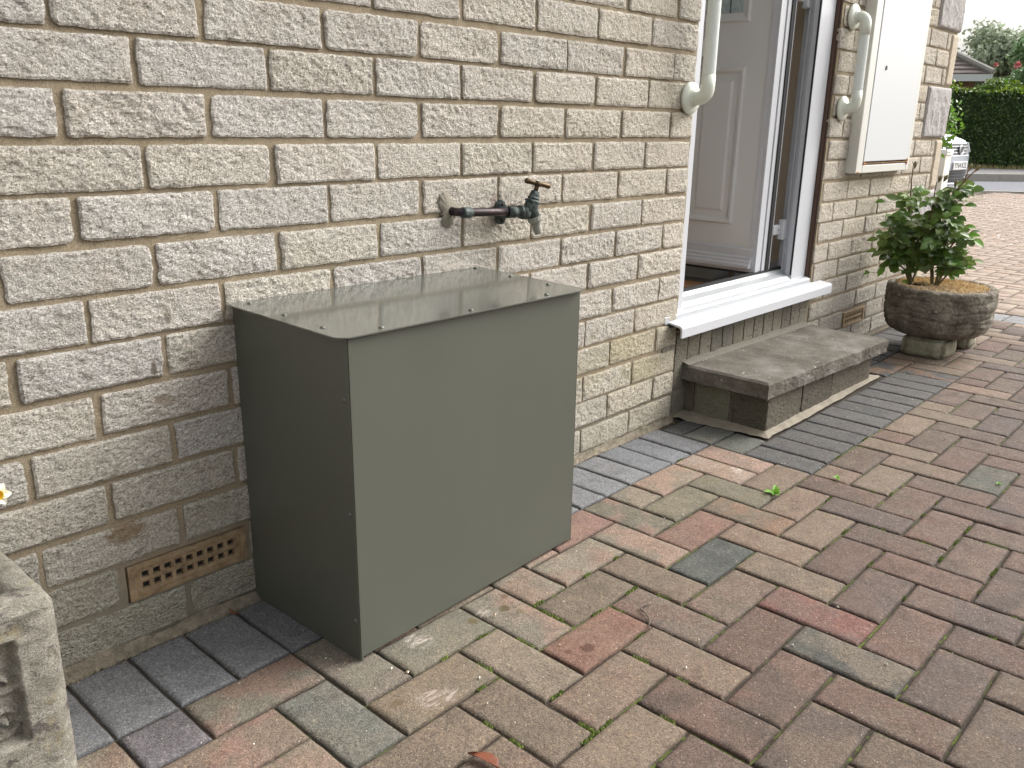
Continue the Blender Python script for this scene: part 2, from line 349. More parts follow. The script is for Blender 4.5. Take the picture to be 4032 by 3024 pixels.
def paver(x0,x1,y0,y1,c,c2,hi=True):
    g=.0021
    x0+=g;x1-=g;y0+=g;y1-=g
    if x1-x0<.01 or y1-y0<.01: return
    z=G+random.uniform(-.0012,.0012); tx,ty=random.uniform(-.008,.008),random.uniform(-.008,.008)
    a=random.uniform(-.008,.008)
    def cuts(L,hi):
        if hi: e=[0,.0015,.004,.009]; n=max(1,int((L-.018)/.018)); return np.array(e+[.009+(L-.018)*i/n for i in range(1,n)]+[L-.009,L-.004,L-.0015,L])
        return np.array([0,.004,L-.004,L])
    u=cuts(x1-x0,hi); v=cuts(y1-y0,hi)
    U,V=np.meshgrid(x0+u,y0+v,indexing='ij')
    d=np.minimum(np.minimum(U-x0,x1-U),np.minimum(V-y0,y1-V))
    cx,cy=(x0+x1)/2,(y0+y1)/2
    Z=z+tx*(U-cx)+ty*(V-cy)-np.where(d<.006,(1-d/.006)**2*.0045,0)
    if hi:
        Z=Z+.0006*fbm(U*40,V*40,0*U,2,3)
        w=np.where(d<.0005,1,0); 
        U=U+w*.0012*vnoise(U*90,V*90,0*U+5,4); V=V+w*.0012*vnoise(U*90,V*90,0*U+9,8)
        Z=Z-.003*np.clip(vnoise(U*70,V*70,0*U+2,6)-.45,0,1)*(d<.005)
    U2=cx+(U-cx)*math.cos(a)-(V-cy)*math.sin(a); V2=cy+(U-cx)*math.sin(a)+(V-cy)*math.cos(a)
    P=np.stack([U2,V2,Z],-1)
    P=np.concatenate([P[:1],P,P[-1:]],0); P=np.concatenate([P[:,:1],P,P[:,-1:]],1)
    m=np.zeros(P.shape[:2],bool); m[0]=m[-1]=True; m[:,0]=m[:,-1]=True; P[...,2][m]=G-.02
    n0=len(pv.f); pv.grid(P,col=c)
    a_,b_=P.shape[0]-1,P.shape[1]-1; I,J=np.meshgrid(np.arange(a_),np.arange(b_),indexing='ij')
    ring=np.minimum(np.minimum(I,a_-1-I),np.minimum(J,b_-1-J)).ravel()
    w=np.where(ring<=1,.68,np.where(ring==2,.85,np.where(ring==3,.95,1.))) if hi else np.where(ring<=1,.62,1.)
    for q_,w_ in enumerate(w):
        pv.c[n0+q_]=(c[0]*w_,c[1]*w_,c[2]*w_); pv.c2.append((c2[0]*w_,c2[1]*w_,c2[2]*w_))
X0,Y0=-.012,-.004
def cell(i,j): return X0+.1*i,Y0-.1*j      # left x, top y of cell
occ=set()
def P_(i0,i1,j0,j1,c,c2=None,hi=True):
    x0,x1=X0+.1*i0,X0+.1*i1; y1,y0=Y0-.1*j0,Y0-.1*j1
    paver(x0,x1,y0,y1,c,c2 or c,hi)
    for i in range(int(math.floor(i0+.01)),int(math.ceil(i1-.01))):
        for j in range(int(math.floor(j0+.01)),int(math.ceil(j1-.01))): occ.add((i,j))
def jc(c,a=.08):
    q=1+random.uniform(-a,a); return tuple(x*q for x in c)
for i in range(-18,16):
    c=random.choice(GREY); x=i*.1
    f=1.0 if x<.6 else 1.15
    P_(i,i+1,.15,2,jc(tuple(k*f for k in c)),jc(c))
P_(16,17.48,.3,1,jc(DARKG[1]));P_(16,17.48,1,2,jc((.12,.125,.115)),(.14,.14,.125));P_(16,17.48,2,3,jc((.115,.12,.108)),(.13,.13,.115))
for i in range(16,28): 
    c=random.choice(DARKG); P_(i,i+1,3,5,jc(tuple(k*1.15 for k in c)),jc((.10,.095,.09)))
for i in range(17,27): 
    for j in range(0,3): occ.add((i,j))
P_(27,29,2,3,jc((.17,.115,.08)),jc(DARKG[0]));P_(27,29,1,2,jc(DARKG[0]));P_(28,29,3,5,jc((.18,.12,.085)),jc(DARKG[2]))
for i in range(27,39):
    if i<29: P_(i,i+1,.15,1,jc(DARKG[0]))
    else: P_(i,i+1,.15,2,jc(random.choice(DARKG)),jc(DARKG[1]))
P_(15,16,2,4,(.29,.205,.165),(.24,.18,.145)); P_(14,15,2,4,(.27,.20,.155),(.30,.235,.195))
# soldier band across the drive
bi=41
for j in range(-30,42):
    y1=Y0-.1*j+.06; 
    paver(X0+.1*bi-.02,X0+.1*bi+.18,y1-.1,y1,jc((.22,.225,.24)),jc((.25,.25,.26)))
special={(9,7):((.185,.095,.08),(.155,.10,.085)),(5,5):((.205,.118,.09),(.20,.125,.095)),(8,8):((.085,.085,.075),(.15,.125,.10)),
         (0,2):((.17,.155,.125),(.22,.155,.125)),(-1,3):((.25,.16,.13),(.20,.155,.12)),(1,3):((.135,.135,.118),(.15,.142,.12)),
         (9,5):((.085,.09,.082),(.095,.10,.09)),(10,4):((.21,.125,.10),(.18,.12,.095)),(10,2):((.23,.155,.125),(.155,.14,.11)),(8,2):((.25,.16,.135),(.23,.15,.12)),
         (13,3):((.175,.155,.11),(.16,.145,.11)),(11,3):((.185,.165,.12),(.165,.15,.11)),(12,4):((.21,.14,.10),(.16,.13,.10)),(8,6):((.15,.12,.095),(.17,.125,.10)),
         (18,8):((.095,.095,.08),(.12,.11,.09)),(7,5):((.155,.105,.085),(.145,.115,.095)),(3,3):((.19,.17,.13),(.16,.15,.12)),(2,4):((.19,.15,.11),(.165,.14,.105)),(2,2):((.185,.155,.13),(.17,.155,.125))}
for i in range(-22,144):
    for j in range(-31,42):
        if (i,j) in occ: continue
        x,y=cell(i,j)
        if i>=bi-0 and i<=bi+1: continue
        if x<3.94 and j<2: continue
        if y-.1>2.95 or x>13.9: continue
        if y>2.2+(13.2-x)*.0 and x>9: continue
        s_=(i+j)%4
        vis_hi=(x<3.4 and y>-2.0 and x>-.6)
        def busy(a,b): return (a,b) in occ or (a in(bi,bi+1)) or ((X0+.1*a)<3.94 and b<2)
        if s_==2:
            w=2 if not busy(i+1,j) else 1
            c,c2=special.get((i,j),field_col(x,y)); P_(i,i+w,j,j+1,jc(c),jc(c2),vis_hi)
        elif s_==0:
            hh=2 if not busy(i,j+1) else 1
            c,c2=special.get((i,j),field_col(x,y)); P_(i,i+1,j,j+hh,jc(c),jc(c2),vis_hi)
        else:                      # a half left over at an edge
            c,c2=((.15,.14,.15),(.16,.15,.16)) if (i,j)==(-1,2) else field_col(x,y); P_(i,i+1,j,j+1,jc(c),jc(c2),vis_hi)
paving=struct('block_paving',pv,M_paver,color=True,smooth=True)
at=paving.data.attributes.new('tint2','FLOAT_COLOR','FACE'); c=np.ones((len(pv.f),4),np.float32); c[:,:3]=np.array(pv.c2); at.data.foreach_set('color',c.ravel())
# road, kerbs, pavement beyond the drive
def P2(p,q,t): return (p[0]+(q[0]-p[0])*t,p[1]+(q[1]-p[1])*t)
nA,nB=(14.1,2.88),(14.8,1.98); fA,fB=(17.2,3.66),(18.33,2.78)
nL,nR=P2(nA,nB,-22),P2(nA,nB,26); fL,fR=P2(fA,fB,-14),P2(fA,fB,22)
rb=MB(); rb.add([(*nL,G-.03),(*nR,G-.03),(*fR,G-.03),(*fL,G-.03)],[(0,1,2,3)])
n=N('asphalt'); n.base(n.ramp(n.noise(60,5,.7),[(.3,(.12,.125,.145)),(.7,(.17,.175,.195))])).rough(.85); n.bump(n.noise(150,3),.004); M_asph=n.m
struct('road',rb,M_asph)
d=Vector((fB[0]-fA[0],fB[1]-fA[1])).normalized(); nr=Vector((-d.y,d.x));
def off(p,k): return (p[0]+nr.x*k,p[1]+nr.y*k)
kb=MB()
M_kerb=simple('concrete_kerb',(.26,.245,.215),.9,nz=(12,(.34,.32,.28)),bump=.003,bs=60)
for k in range(-12,24):
    a=P2(fA,fB,k*.64); b=P2(fA,fB,(k+1)*.64-.006)
    q=[a,b,off(b,.125),off(a,.125)]
    kb.add([(*p,G-.06) for p in q]+[(*p,G+.105) for p in q],[(0,3,2,1),(4,5,6,7),(0,1,5,4),(1,2,6,5),(2,3,7,6),(3,0,4,7)])
struct('kerb',kb,M_kerb)
pb=MB(); pb.add([(*off(fL,.125),G+.1),(*off(fR,.125),G+.1),(*off(fR,3.3),G+.1),(*off(fL,3.3),G+.1)],[(0,1,2,3)])
n=N('pavement_asphalt'); n.base(n.ramp(n.noise(30,5,.7),[(.3,(.13,.125,.125)),(.7,(.19,.185,.18))])).rough(.9); struct('pavement',pb,n.m)
nd=Vector((nB[0]-nA[0],nB[1]-nA[1])).normalized(); nn=Vector((nd.y,-nd.x))
kb=MB(); a0,b0=P2(nA,nB,-20),P2(nA,nB,24); q=[a0,b0,(b0[0]-nn.x*-.12,b0[1]-nn.y*-.12),(a0[0]-nn.x*-.12,a0[1]-nn.y*-.12)]
kb.add([(*p,G-.06) for p in q]+[(*p,G-.004) for p in q],[(4,5,6,7),(7,6,5,4)][:1]+[(0,1,5,4),(2,3,7,6)])
struct('edging',kb,M_kerb)
# gravel bed by the road at the end of the house
gv=MB(); pts=[(9.5,1.95),(12.4,1.9),(13.9,2.5),(13.9,3.1),(11,4.4),(8,4.4),(8,2.3)]
gv.add([(x,y,G+.004) for x,y in pts],[list(range(len(pts)))])
n=N('gravel_bed'); n.base(n.ramp(n.vor(38,out='Color'),[(0,(.12,.09,.06)),(.5,(.26,.21,.15)),(1,(.45,.38,.30))])).rough(1); n.bump(n.vor(38),.02); struct('gravel_bed',gv,n.m)
gs=MB()
for k in range(1500):
    x,y=random.uniform(9.2,13.8),random.uniform(1.9,3.6)
    if y<1.95+(abs(x-11.5)*.12): continue
    r=random.uniform(.008,.02); c=random.choice([(.3,.24,.17),(.45,.38,.3),(.2,.16,.12),(.55,.5,.42)])
    a=random.random()*6
    vs=[(x+r*math.cos(a+q*2.1)*random.uniform(.7,1.2),y+r*math.sin(a+q*2.1),G+.004) for q in range(3)]+[(x,y,G+.004+r)]
    gs.add(vs,[(0,1,3),(1,2,3),(2,0,3)],c)
M_tint=N('loose_stone'); t=M_tint.attr(); M_tint.base(t.outputs['Color']).rough(.9); M_tint=M_tint.m
tag(obj('loose_gravel',gs,M_tint,color=True),'loose tan gravel on the bed past the house corner','gravel',kind='stuff')
# ---------------------------------------------------------------- THE HOUSE
house=thing('house','pale split-stone brick house with a white front door standing open','house',(1.0,0.02,0))
XL,XR=1.69,2.617          # door opening in the brickwork
ZT=2.48
bk=MB()
def brick(x0,x1,z0,z1,col,res=.004,proud=.0065,rough=1.0,yb=0.0,vary=.0028):
    nx=max(3,int((x1-x0)/res)); nz=max(3,int((z1-z0)/res))
    u=np.linspace(0,1,nx+1); v=np.linspace(0,1,nz+1)
    U,V=np.meshgrid(x0+u*(x1-x0),z0+v*(z1-z0),indexing='ij')
    d=np.minimum(np.minimum(U-x0,x1-U),np.minimum(V-z0,z1-V))
    # ragged outline
    e=vary*.7; ox=e*fbm(U*0+x0*31+np.where(U<(x0+x1)/2,0,50),V*60,U*0+3,3,11); oz=e*.55*fbm(U*60,V*0+z0*37+np.where(V<(z0+z1)/2,0,50),U*0,3,13)
    wx=np.clip(1-np.minimum(U-x0,x1-U)/.018,0,1); wz=np.clip(1-np.minimum(V-z0,z1-V)/.014,0,1)
    q_=random.random(); rough=rough*random.uniform(.75,1.45) if res<.01 else rough; tiltx,tiltz=random.uniform(-.010,.010),random.uniform(-.02,.02)
    r=(.0028 if q_<.82 else .010)*(1+.9*vnoise(x0*91,z0*57,np.where(U<(x0+x1)/2,1.,9.)+np.where(V<(z0+z1)/2,30.,60.),5))
    cx=np.clip(r-np.minimum(U-x0,x1-U),0,r); cz=np.clip(r-np.minimum(V-z0,z1-V),0,r)
    nrm=np.sqrt(cx*cx+cz*cz)+1e-9; k=np.maximum(cx,cz)/nrm
    sx=np.where(U<(x0+x1)/2,-1,1); sz=np.where(V<(z0+z1)/2,-1,1)
    U2=U-sx*cx*(1-k)+ox*wx; V2=V-sz*cz*(1-k)+oz*wz
    edge=np.clip(d/.0025,0,1)*.35+.65
    off_=x0*13.7+z0*7.1
    Yd=proud*edge+rough*(.0016*fbm(U*14+off_,V*22,U*0+off_,2,1)*np.clip(d/.012,0,1)+.0011*fbm((U+V*.5)*110,V*150,U*0,3,2)*np.clip(d/.002,.4,1)+.0006*(rng.random(U.shape)-.5))
    Yd=Yd+tiltx*(U-(x0+x1)/2)+tiltz*(V-(z0+z1)/2)
    P=np.stack([U2,yb-Yd,V2],-1)
    P=np.concatenate([P[:1],P,P[-1:]],0); P=np.concatenate([P[:,:1],P,P[:,-1:]],1)
    m=np.zeros(P.shape[:2],bool); m[0]=m[-1]=True; m[:,0]=m[:,-1]=True; P[...,1][m]=yb+.012
    bk.grid(P,col=col)
def bcol(x,z):
    base=1.20*np.array(random.choice([(.55,.524,.488),(.56,.53,.488),(.53,.51,.485),(.555,.528,.475),(.54,.52,.493)]))
    base=base*random.uniform(.96,1.04)
    w=np.clip((x-.3)/1.2,0,1); base=base*(np.array([1.03,1.01,.96])*w+np.array([.96,.96,.96])*(1-w))
    if x<1.25:
        k={0:.95,1:.85,2:.45,3:.25,4:.12}.get(int(z/.075),0)*(1 if x<.6 else .6)
        base=base*(1-k)+np.array([.42,.405,.335])*k
    elif x<XL:
        k={0:.5,1:.35,2:.35,3:.35,4:.2}.get(int(z/.075),0)
        base=base*(1-k)+np.array([.46,.42,.30])*k
        if 1.2<x+.1<1.6 and int(z/.075) in(2,3): base=base*np.array([.98,.97,.92])
    elif x>XR-.01:
        k={0:.75,1:.65,2:.5,3:.4,4:.25,5:.2}.get(int(z/.075),.05)
        base=base*(1-k)+np.array([.33,.325,.305])*k
        base=base*np.array([1,.985,.97])
    return tuple(base)
for r in range(0,33):
    z0=.005+.075*r; z1=z0+.065
    wz=.0015*math.sin(r*2.3)
    offL=0 if r%2 else .1125
    for side in (0,1):
        off_=offL if side==0 else (.04 if r%2 else .155)
        k0,k1=(-12,9) if side==0 else (10,19)
        for k in range(k0,k1):
            a=off_+.225*k+.005; b=a+.215
            if side==0: lo,hi=-2.3,XL-.004
            else: lo,hi=XR+.001,3.893
            if z0>2.10: 
                if side==0: hi=3.893
                else: continue
            if z0>2.10: pass
            if side==1:
                quo = ((r+1)//3)%2==0     # big quoin rows
                hi=3.592 if quo else 3.80
            a2,b2=max(a,lo),min(b,hi)
            if b2-a2<.018: continue
            # air brick slots
            if r==1 and ((a2<.231 and b2>.011)): 
                if a2<.0: b2=min(b2,.002)
                elif b2>.24: a2=max(a2,.241)
                else: continue
                if b2-a2<.01: continue
            if r==1 and (a2<3.22 and b2>2.98):
                if a2<2.97: b2=2.968
                else: a2=3.222
                if b2-a2<.015: continue
            vis=(a2>-.35 and z0<1.45)
            res=.0036 if vis and a2<.9 else (.0048 if vis and a2<1.7 else (.007 if vis else .02))
            j1=random.uniform(-.0018,.0018)
            # the meter box hides its bricks, but they are there
            brick(a2+j1,b2+j1,z0+wz+random.uniform(-.001,.001),z1+wz,bcol(a2,z0),res,proud=random.uniform(.0035,.0065))
# soldiers under the door sill
for k in range(13):
    a=XL+.003+k*.0713; c=random.choice([(.25,.235,.19),(.29,.27,.225),(.22,.21,.18),(.31,.285,.24)])
    brick(a,a+.064,.083,.262,c,.006,proud=.003,rough=.6,yb=-.0015)
brick(XL-.075-.0,XL-.006,.158,.285,(.30,.28,.235),.005,proud=.003,rough=.5,yb=-.0015)
for k in range(6):     # course below the soldiers
    a=XL+.005+k*.157; brick(a,a+.147,.008,.074,(.27,.255,.21),.007,proud=.003)
obj('wall',bk,M_brick,house,color=True)
# mortar: front sheet with openings, made as a fine grid of panels
mo=MB(); MY=.0002
def mpanel(x0,x1,z0,z1,res):
    nx=max(1,int((x1-x0)/res)); nz=max(1,int((z1-z0)/res))
    U,V=np.meshgrid(np.linspace(x0,x1,nx+1),np.linspace(z0,z1,nz+1),indexing='ij')
    mo.grid(np.stack([U,MY+.0010*fbm(U*60,V*60,U*0,2,20)-.0012*np.clip(fbm(U*18,V*18,U*0,2,21),0,1),V],-1))
mpanel(-2.3,XL,-.05,.074,.012); mpanel(-2.3,XL,.142,2.16,.012); mpanel(-2.3,.010,.074,.142,.012); mpanel(.233,XL,.074,.142,.012)
mpanel(XR,3.885,-.05,.070,.02); mpanel(XR,3.885,.138,2.16,.02); mpanel(XR,2.983,.070,.138,.02); mpanel(3.207,3.885,.070,.138,.02); mpanel(-2.3,3.885,2.16,2.50,.06); mpanel(XL,XR,-.05,.27,.02)
mo.box((XR,MY+.002,-.05),(XR+.30,.10,2.16)); mo.box((XL-.30,MY+.002,-.05),(XL-.0,.10,2.16))
obj('mortar',mo,M_mortar,house)
# body of the house behind the face
hb=MB()
hb.box((-2.3,.10,-.05),(1.60,.30,2.5)); hb.box((2.72,.10,-.05),(3.885,.30,2.5)); hb.box((1.60,.10,2.16),(2.72,.30,2.5)); hb.box((1.60,.02,2.16),(2.72,.10,2.5))
hb.box((3.60,.30,-.05),(3.885,3.6,2.5)); hb.box((-2.3,.30,-.05),(-2.1,3.6,2.5)); hb.box((-2.3,3.4,-.05),(1.60,3.6,2.5)); hb.box((2.60,3.4,-.05),(3.60,3.6,2.5)); hb.box((1.60,3.4,-.05),(2.60,3.6,.5)); hb.box((1.60,3.4,2.3),(2.60,3.6,2.5))  # opening in the unseen back wall is added to let light into the hall
obj('wall_core',hb,M_mortar,house)
rf=MB(); rf.prism([(-.32,2.42),(-.32,2.46),(1.75,3.4),(3.9,2.46),(3.9,2.42),(1.75,3.3)],-2.5,4.1,'x')
n=N('concrete_roof_tiles'); n.base(n.ramp(n.noise(8,4),[(.3,(.09,.075,.065)),(.7,(.14,.12,.105))])).rough(.9); M_tile=n.m
roof=obj('roof',rf,M_tile,house)
ff=MB(); ff.box((-2.5,-.30,2.28),(4.1,-.28,2.44)); obj('fascia',ff,M_white,house)
ff=MB(); ff.box((-2.5,-.28,2.40),(4.1,.0,2.41)); obj('soffit',ff,M_white,house)
# quoins at the corner
for k in range(11):
    z0=.005+.225*k-.075
    if z0>2.4: break
    q=MB(); big=(k%2==0)
    if big: lo,hi,y0=(3.598,3.902,-.014); col=(.40,.375,.365)
    else: lo,hi,y0=(3.806,3.894,-.010); col=(.56,.48,.37)
    nx,nz=(40,30) if big else (12,30)
    U,V=np.meshgrid(np.linspace(lo,hi,nx+1),np.linspace(z0,z0+.215,nz+1),indexing='ij')
    d=np.minimum(np.minimum(U-lo,hi-U),np.minimum(V-z0,z0+.215-V)); e=np.clip(d/.012,0,1)
    am=.0028 if big else .0008
    Yq=y0+.010*(1-e)**2-am*fbm(U*25,V*25,U*0+k,3,31)*e
    Xq=U+np.where(U>(lo+hi)/2,1,0)*.004*fbm(U*0,V*30,U*0+k,2,33)*(1-np.clip((hi-U)/.03,0,1))
    Pq=np.stack([Xq,Yq,V],-1)
    right=[]; 
    q.grid(Pq,col=col)
    dep=.10 if big else .30
    for face in (0,1,2,3):    # side returns
        if face==0: L=Pq[-1,:]          # right edge -> back
        elif face==1: L=Pq[0,:][::-1]
        elif face==2: L=Pq[:,0]
        else: L=Pq[:,-1][::-1]
        B_=L.copy(); B_[:,1]=dep if face==0 else .02
        q.grid(np.stack([L,B_],0).transpose(1,0,2),col=col)
    obj('quoin',q,M_quoin,house,color=True)
sw=MB(); sw.box((3.8855,.02,-.05),(3.889,3.6,2.5)); obj('side_wall',sw,M_mortar,house)
# air bricks
def air_brick(x0,x1,z0,z1,name='air_brick'):
    a=MB(); y=-.005; nx,nz=9,2
    bx=.020; bz=.012
    xs=[x0+bx+(x1-x0-2*bx)*i/nx for i in range(nx+1)]; zs=[z0+bz+(z1-z0-2*bz)*i/nz for i in range(nz+1)]
    hw=(xs[1]-xs[0])*.31; hz=(zs[1]-zs[0])*.30
    # raised rim
    a.box((x0,y,z0),(x1,.05,z0+.008)); a.box((x0,y,z1-.008),(x1,.05,z1)); a.box((x0,y,z0+.008),(x0+.013,.05,z1-.008)); a.box((x1-.013,y,z0+.008),(x1,.05,z1-.008))
    yi=y+.003; X=[x0+.013]; 
    for i in range(nx):
        c=(xs[i]+xs[i+1])/2; X+=[c-hw,c+hw]
    X.append(x1-.013); Zs=[z0+.008]
    for i in range(nz):
        c=(zs[i]+zs[i+1])/2; Zs+=[c-hz,c+hz]
    Zs.append(z1-.008)
    for i in range(0,len(X)-1):
        for j in range(len(Zs)-1):
            if i%2==1 and j%2==1:
                continue
            a.box((X[i],yi,Zs[j]),(X[i+1],.006,Zs[j+1]))
    # fine ribs between the openings
    for i in range(2,len(X)-2,2):
        c=(X[i]+X[i+1])/2 if i+1<len(X) else X[i]
        if False: a.box((c-.0012,yi-.0016,z0+.008),(c+.0012,yi+.001,z1-.008))
    cz=(Zs[2]+Zs[3])/2; a.box((x0+.013,yi-.0013,cz-.0012),(x1-.013,yi+.001,cz+.0012))
    o=obj(name,a,M_terra,house)
    b=MB(); b.box((x0+.004,.007,z0+.004),(x1-.004,.0085,z1-.004)); obj('hole_shade_plate',b,M_black,o)  # black plate close behind the holes paints the shade inside them
    return o
for o in (air_brick(.012,.231,.076,.140),air_brick(2.985,3.205,.072,.136)): pass
# sloping mortar at the foot of the wall
fb=MB(); U=np.linspace(-2.3,XL,400); T=np.linspace(0,1,5)
UU,TT=np.meshgrid(U,T,indexing='ij')
wdt=.018+.006*fbm(UU*9,UU*0,UU*0,3,40); hgt=.019*(UU<.3)+.014*(UU>=.3)+.006*fbm(UU*14,UU*0,UU*0,3,41)
Pf=np.stack([UU,-wdt*TT-.004,G-.004+hgt*(1-TT)**1.6+.0012*fbm(UU*90,TT*3,UU*0,2,42)],-1); fb.grid(Pf,flip=True)
n=N('dirty_haunch'); n.base(n.ramp(n.noise(60,5,.7),[(.3,(.10,.085,.06)),(.6,(.25,.215,.16)),(.8,(.36,.31,.25))])).rough(1); n.bump(n.noise(300,4),.004); M_haunch=n.m
obj('mortar_haunch',fb,M_haunch,house)
# ---- door opening: frame, threshold, door, sill, hall
FY=.020
fr=MB()
fr.box((2.494,FY,.327),(2.607,FY+.026,2.16)); fr.box((2.508,FY+.026,.327),(2.607,FY+.042,2.16)); fr.box((2.502,FY+.042,.327),(2.607,FY+.048,2.16)); fr.box((2.524,FY+.048,.327),(2.607,FY+.072,2.16))
fr.box((1.60,FY,.327),(1.750,FY+.070,2.16)); fr.box((1.750,FY,2.07),(2.494,FY+.070,2.16))
dframe=obj('door_frame',fr,M_white,house,bevel=.002)
g_=MB(); g_.box((2.4915,FY+.001,.345),(2.4945,FY+.007,2.07)); g_.box((1.749,FY+.060,.345),(1.753,FY+.067,2.08)); obj('frame_gasket',g_,M_black,dframe)
g_=MB(); g_.box((2.6075,.010,.30),(2.6165,.06,2.16)); g_.box((2.6165,.004,.30),(2.6215,.03,2.16)); obj('mastic_joint',g_,M_brown,house)
th=MB(); th.prism([(-.004,.300),(-.004,.322),(.006,.327),(.022,.330),(.030,.342),(.060,.350),(.072,.360),(.090,.360),(.090,.29)],1.62,2.606,'x')
thr=obj('threshold',th,M_grey_alu,house,bevel=.0015)
g_=MB(); g_.box((1.752,.073,.3605),(2.53,.089,.3675)); obj('threshold_gasket',g_,M_black,thr)
g_=MB(); g_.box((1.64,-.012,.29),(2.62,.0,.3005)); obj('threshold_seal',g_,M_black,thr)
sl=MB(); sl.prism([(.003,.302),(.003,.307),(-.044,.300),(-.050,.297),(-.052,.292),(-.052,.264),(-.046,.264),(-.046,.289),(-.040,.294)],1.640,2.702,'x')
obj('door_sill',sl,M_white,house,bevel=.001)
# door leaf, swung 90 degrees into the hall
DX=2.318; dl=MB()
dl.box((DX+.006,.088,.366),(DX+.066,.795,2.06))
PCOL=((.187,.388),(.447,.648))
def raised(y0,y1,z0,z1,ring):
    for (ea,xa),(eb,xb) in zip(ring[:-1],ring[1:]):
        A=[(xa,y0+ea,z0+ea),(xa,y1-ea,z0+ea),(xa,y1-ea,z1-ea),(xa,y0+ea,z1-ea)]
        B=[(xb,y0+eb,z0+eb),(xb,y1-eb,z0+eb),(xb,y1-eb,z1-eb),(xb,y0+eb,z1-eb)]
        dl.add(A+B,[(i,(i+1)%4,4+(i+1)%4,4+i) for i in range(4)])
    x,e=ring[-1][1],ring[-1][0]
    if len(ring)>3: dl.add([(x,y0+e,z0+e),(x,y1-e,z0+e),(x,y1-e,z1-e),(x,y0+e,z1-e)],[(0,1,2,3)])
for (y0,y1) in PCOL:
    raised(y0,y1,.527,1.058,[(0,DX+.006),(.005,DX-.004),(.014,DX-.003),(.026,DX+.009),(.036,DX+.009),(.050,DX+.001)])
    raised(y0,y1,1.199,1.93,[(0,DX+.006),(.006,DX-.004),(.03,DX+.004)])
door=obj('door',dl,M_leaf_face,house)
def dpart(name,mb,m,**k):
    return obj(name,mb,m,door,**k)
b=MB(); b.box((DX+.001,.078,.366),(DX+.024,.088,2.06)); b.box((DX+.026,.082,.366),(DX+.048,.092,2.06)); b.box((DX+.050,.078,.366),(DX+.074,.088,2.06)); b.box((DX+.001,.0885,.366),(DX+.006,.108,2.06)); b.box((DX+.098,.078,.360),(DX+.112,.110,2.06)); b.box((DX+.066,.112,.360),(DX+.098,.795,2.06))
b.prism([(DX+.006,.452),(DX-.002,.445),(DX-.002,.366),(DX+.006,.366)],.088,.795,'y'); dpart('sash_frame',b,M_white,bevel=.0012)
b=MB(); b.prism([(DX-.002,.421),(DX-.010,.415),(DX-.010,.409),(DX-.016,.403),(DX-.016,.397),(DX-.022,.391),(DX-.022,.380),(DX-.002,.380)],.094,.80,'y'); dpart('weather_bar',b,M_white)
b=MB(); b.box((DX+.0745,.074,.360),(DX+.0975,.100,2.06)); b.box((DX+.004,.078,.357),(DX+.092,.795,.3655)); dpart('door_gasket',b,M_black)
n=N('leaded_glass'); n.base(n.ramp(n.noise(60,3),[(.3,(.30,.38,.40)),(.7,(.48,.55,.56))])).rough(.15); n.bump(n.noise(60,3),.004); M_lg=n.m
for (y0,y1) in PCOL:
    b=MB(); b.box((DX+.0035,y0+.03,1.229),(DX+.0065,y1-.03,1.90)); dpart('glass_pane',b,M_lg)
b=MB()
for yy in (.262,.318,.52,.58): b.box((DX+.001,yy,1.229),(DX+.0045,yy+.004,1.90))
dpart('leading',b,simple('lead',(.10,.11,.11),.5))
b=MB(); b.box((DX-.008,.300,1.092),(DX+.007,.55,1.155)); dpart('letter_plate',b,simple('letter_plate_white',(.85,.87,.88),.2),bevel=.004)
for zc in (.507,1.285,1.9):
    hg=MB(); hg.box((2.425,.074,zc-.018),(2.492,.086,zc+.018)); hg.box((2.475,.060,zc-.036),(2.528,.084,zc+.036))
    h_=obj('hinge',hg,M_white,dframe,bevel=.004)
    sc=MB(); sc.lathe([(0,.0),(.0035,0),(.0035,.0012),(0,.0012)],(2.462,.0735,zc),(0,-1,0),10); q=MB()
    s2=obj('screw',sc,simple('screw_steel',(.25,.25,.25),.4,metal=1),dframe)
hw=MB(); hw.box((2.60,.098,.28),(2.72,3.39,2.4)); obj('hall_wall',hw,M_tan,house)
hw=MB(); hw.box((1.50,.098,.28),(1.60,3.39,2.4)); hw.box((1.5,.30,2.35),(2.72,3.39,2.4)); obj('hall_lining',hw,simple('hall_paint',(.7,.67,.62),.8),house)
hw=MB(); hw.box((2.585,.098,.29),(2.60,.300,.372)); obj('skirting_board',hw,M_white,house,bevel=.002)
hw=MB(); hw.box((1.60,.094,.24),(2.60,3.39,.290)); obj('hall_floor',hw,simple('hall_carpet',(.20,.185,.17),1,bump=.004,bs=400,nz=(80,(.26,.24,.22))),house)
mt=MB(); U,V=np.meshgrid(np.linspace(1.66,2.34,90),np.linspace(.105,.62,70),indexing='ij'); mt.grid(np.stack([U,V,.300+.003*rng.random(U.shape)],-1))
Pm=np.array([(1.66,.105),(2.34,.105),(2.34,.62),(1.66,.62)]); mt.prism([tuple(p) for p in Pm],.2905,.3005,'z')
tag(obj('door_mat',mt,simple('coir',(.33,.17,.07),1,nz=(300,(.45,.25,.12)),bump=.004,bs=500)),'brown coir mat on the hall floor behind the threshold','door mat')
ty=MB(); 
yy0,yy1,xx0,xx1=.33,.95,2.475,2.595
for (ra,za),(rb_,zb) in zip([(0,.2905),(-.012,.33),(-.018,.372),(-.024,.372)],[(-.012,.33),(-.018,.372),(-.024,.372),(-.006,.30)]):
    f=lambda r_,z_:[(xx0+r_*.4,yy0+r_,z_),(xx1,yy0+r_,z_),(xx1,yy1-r_,z_),(xx0+r_*.4,yy1-r_,z_)]
    ty.add(f(ra,za)+f(rb_,zb),[(i,(i+1)%4,4+(i+1)%4,4+i) for i in range(4)])
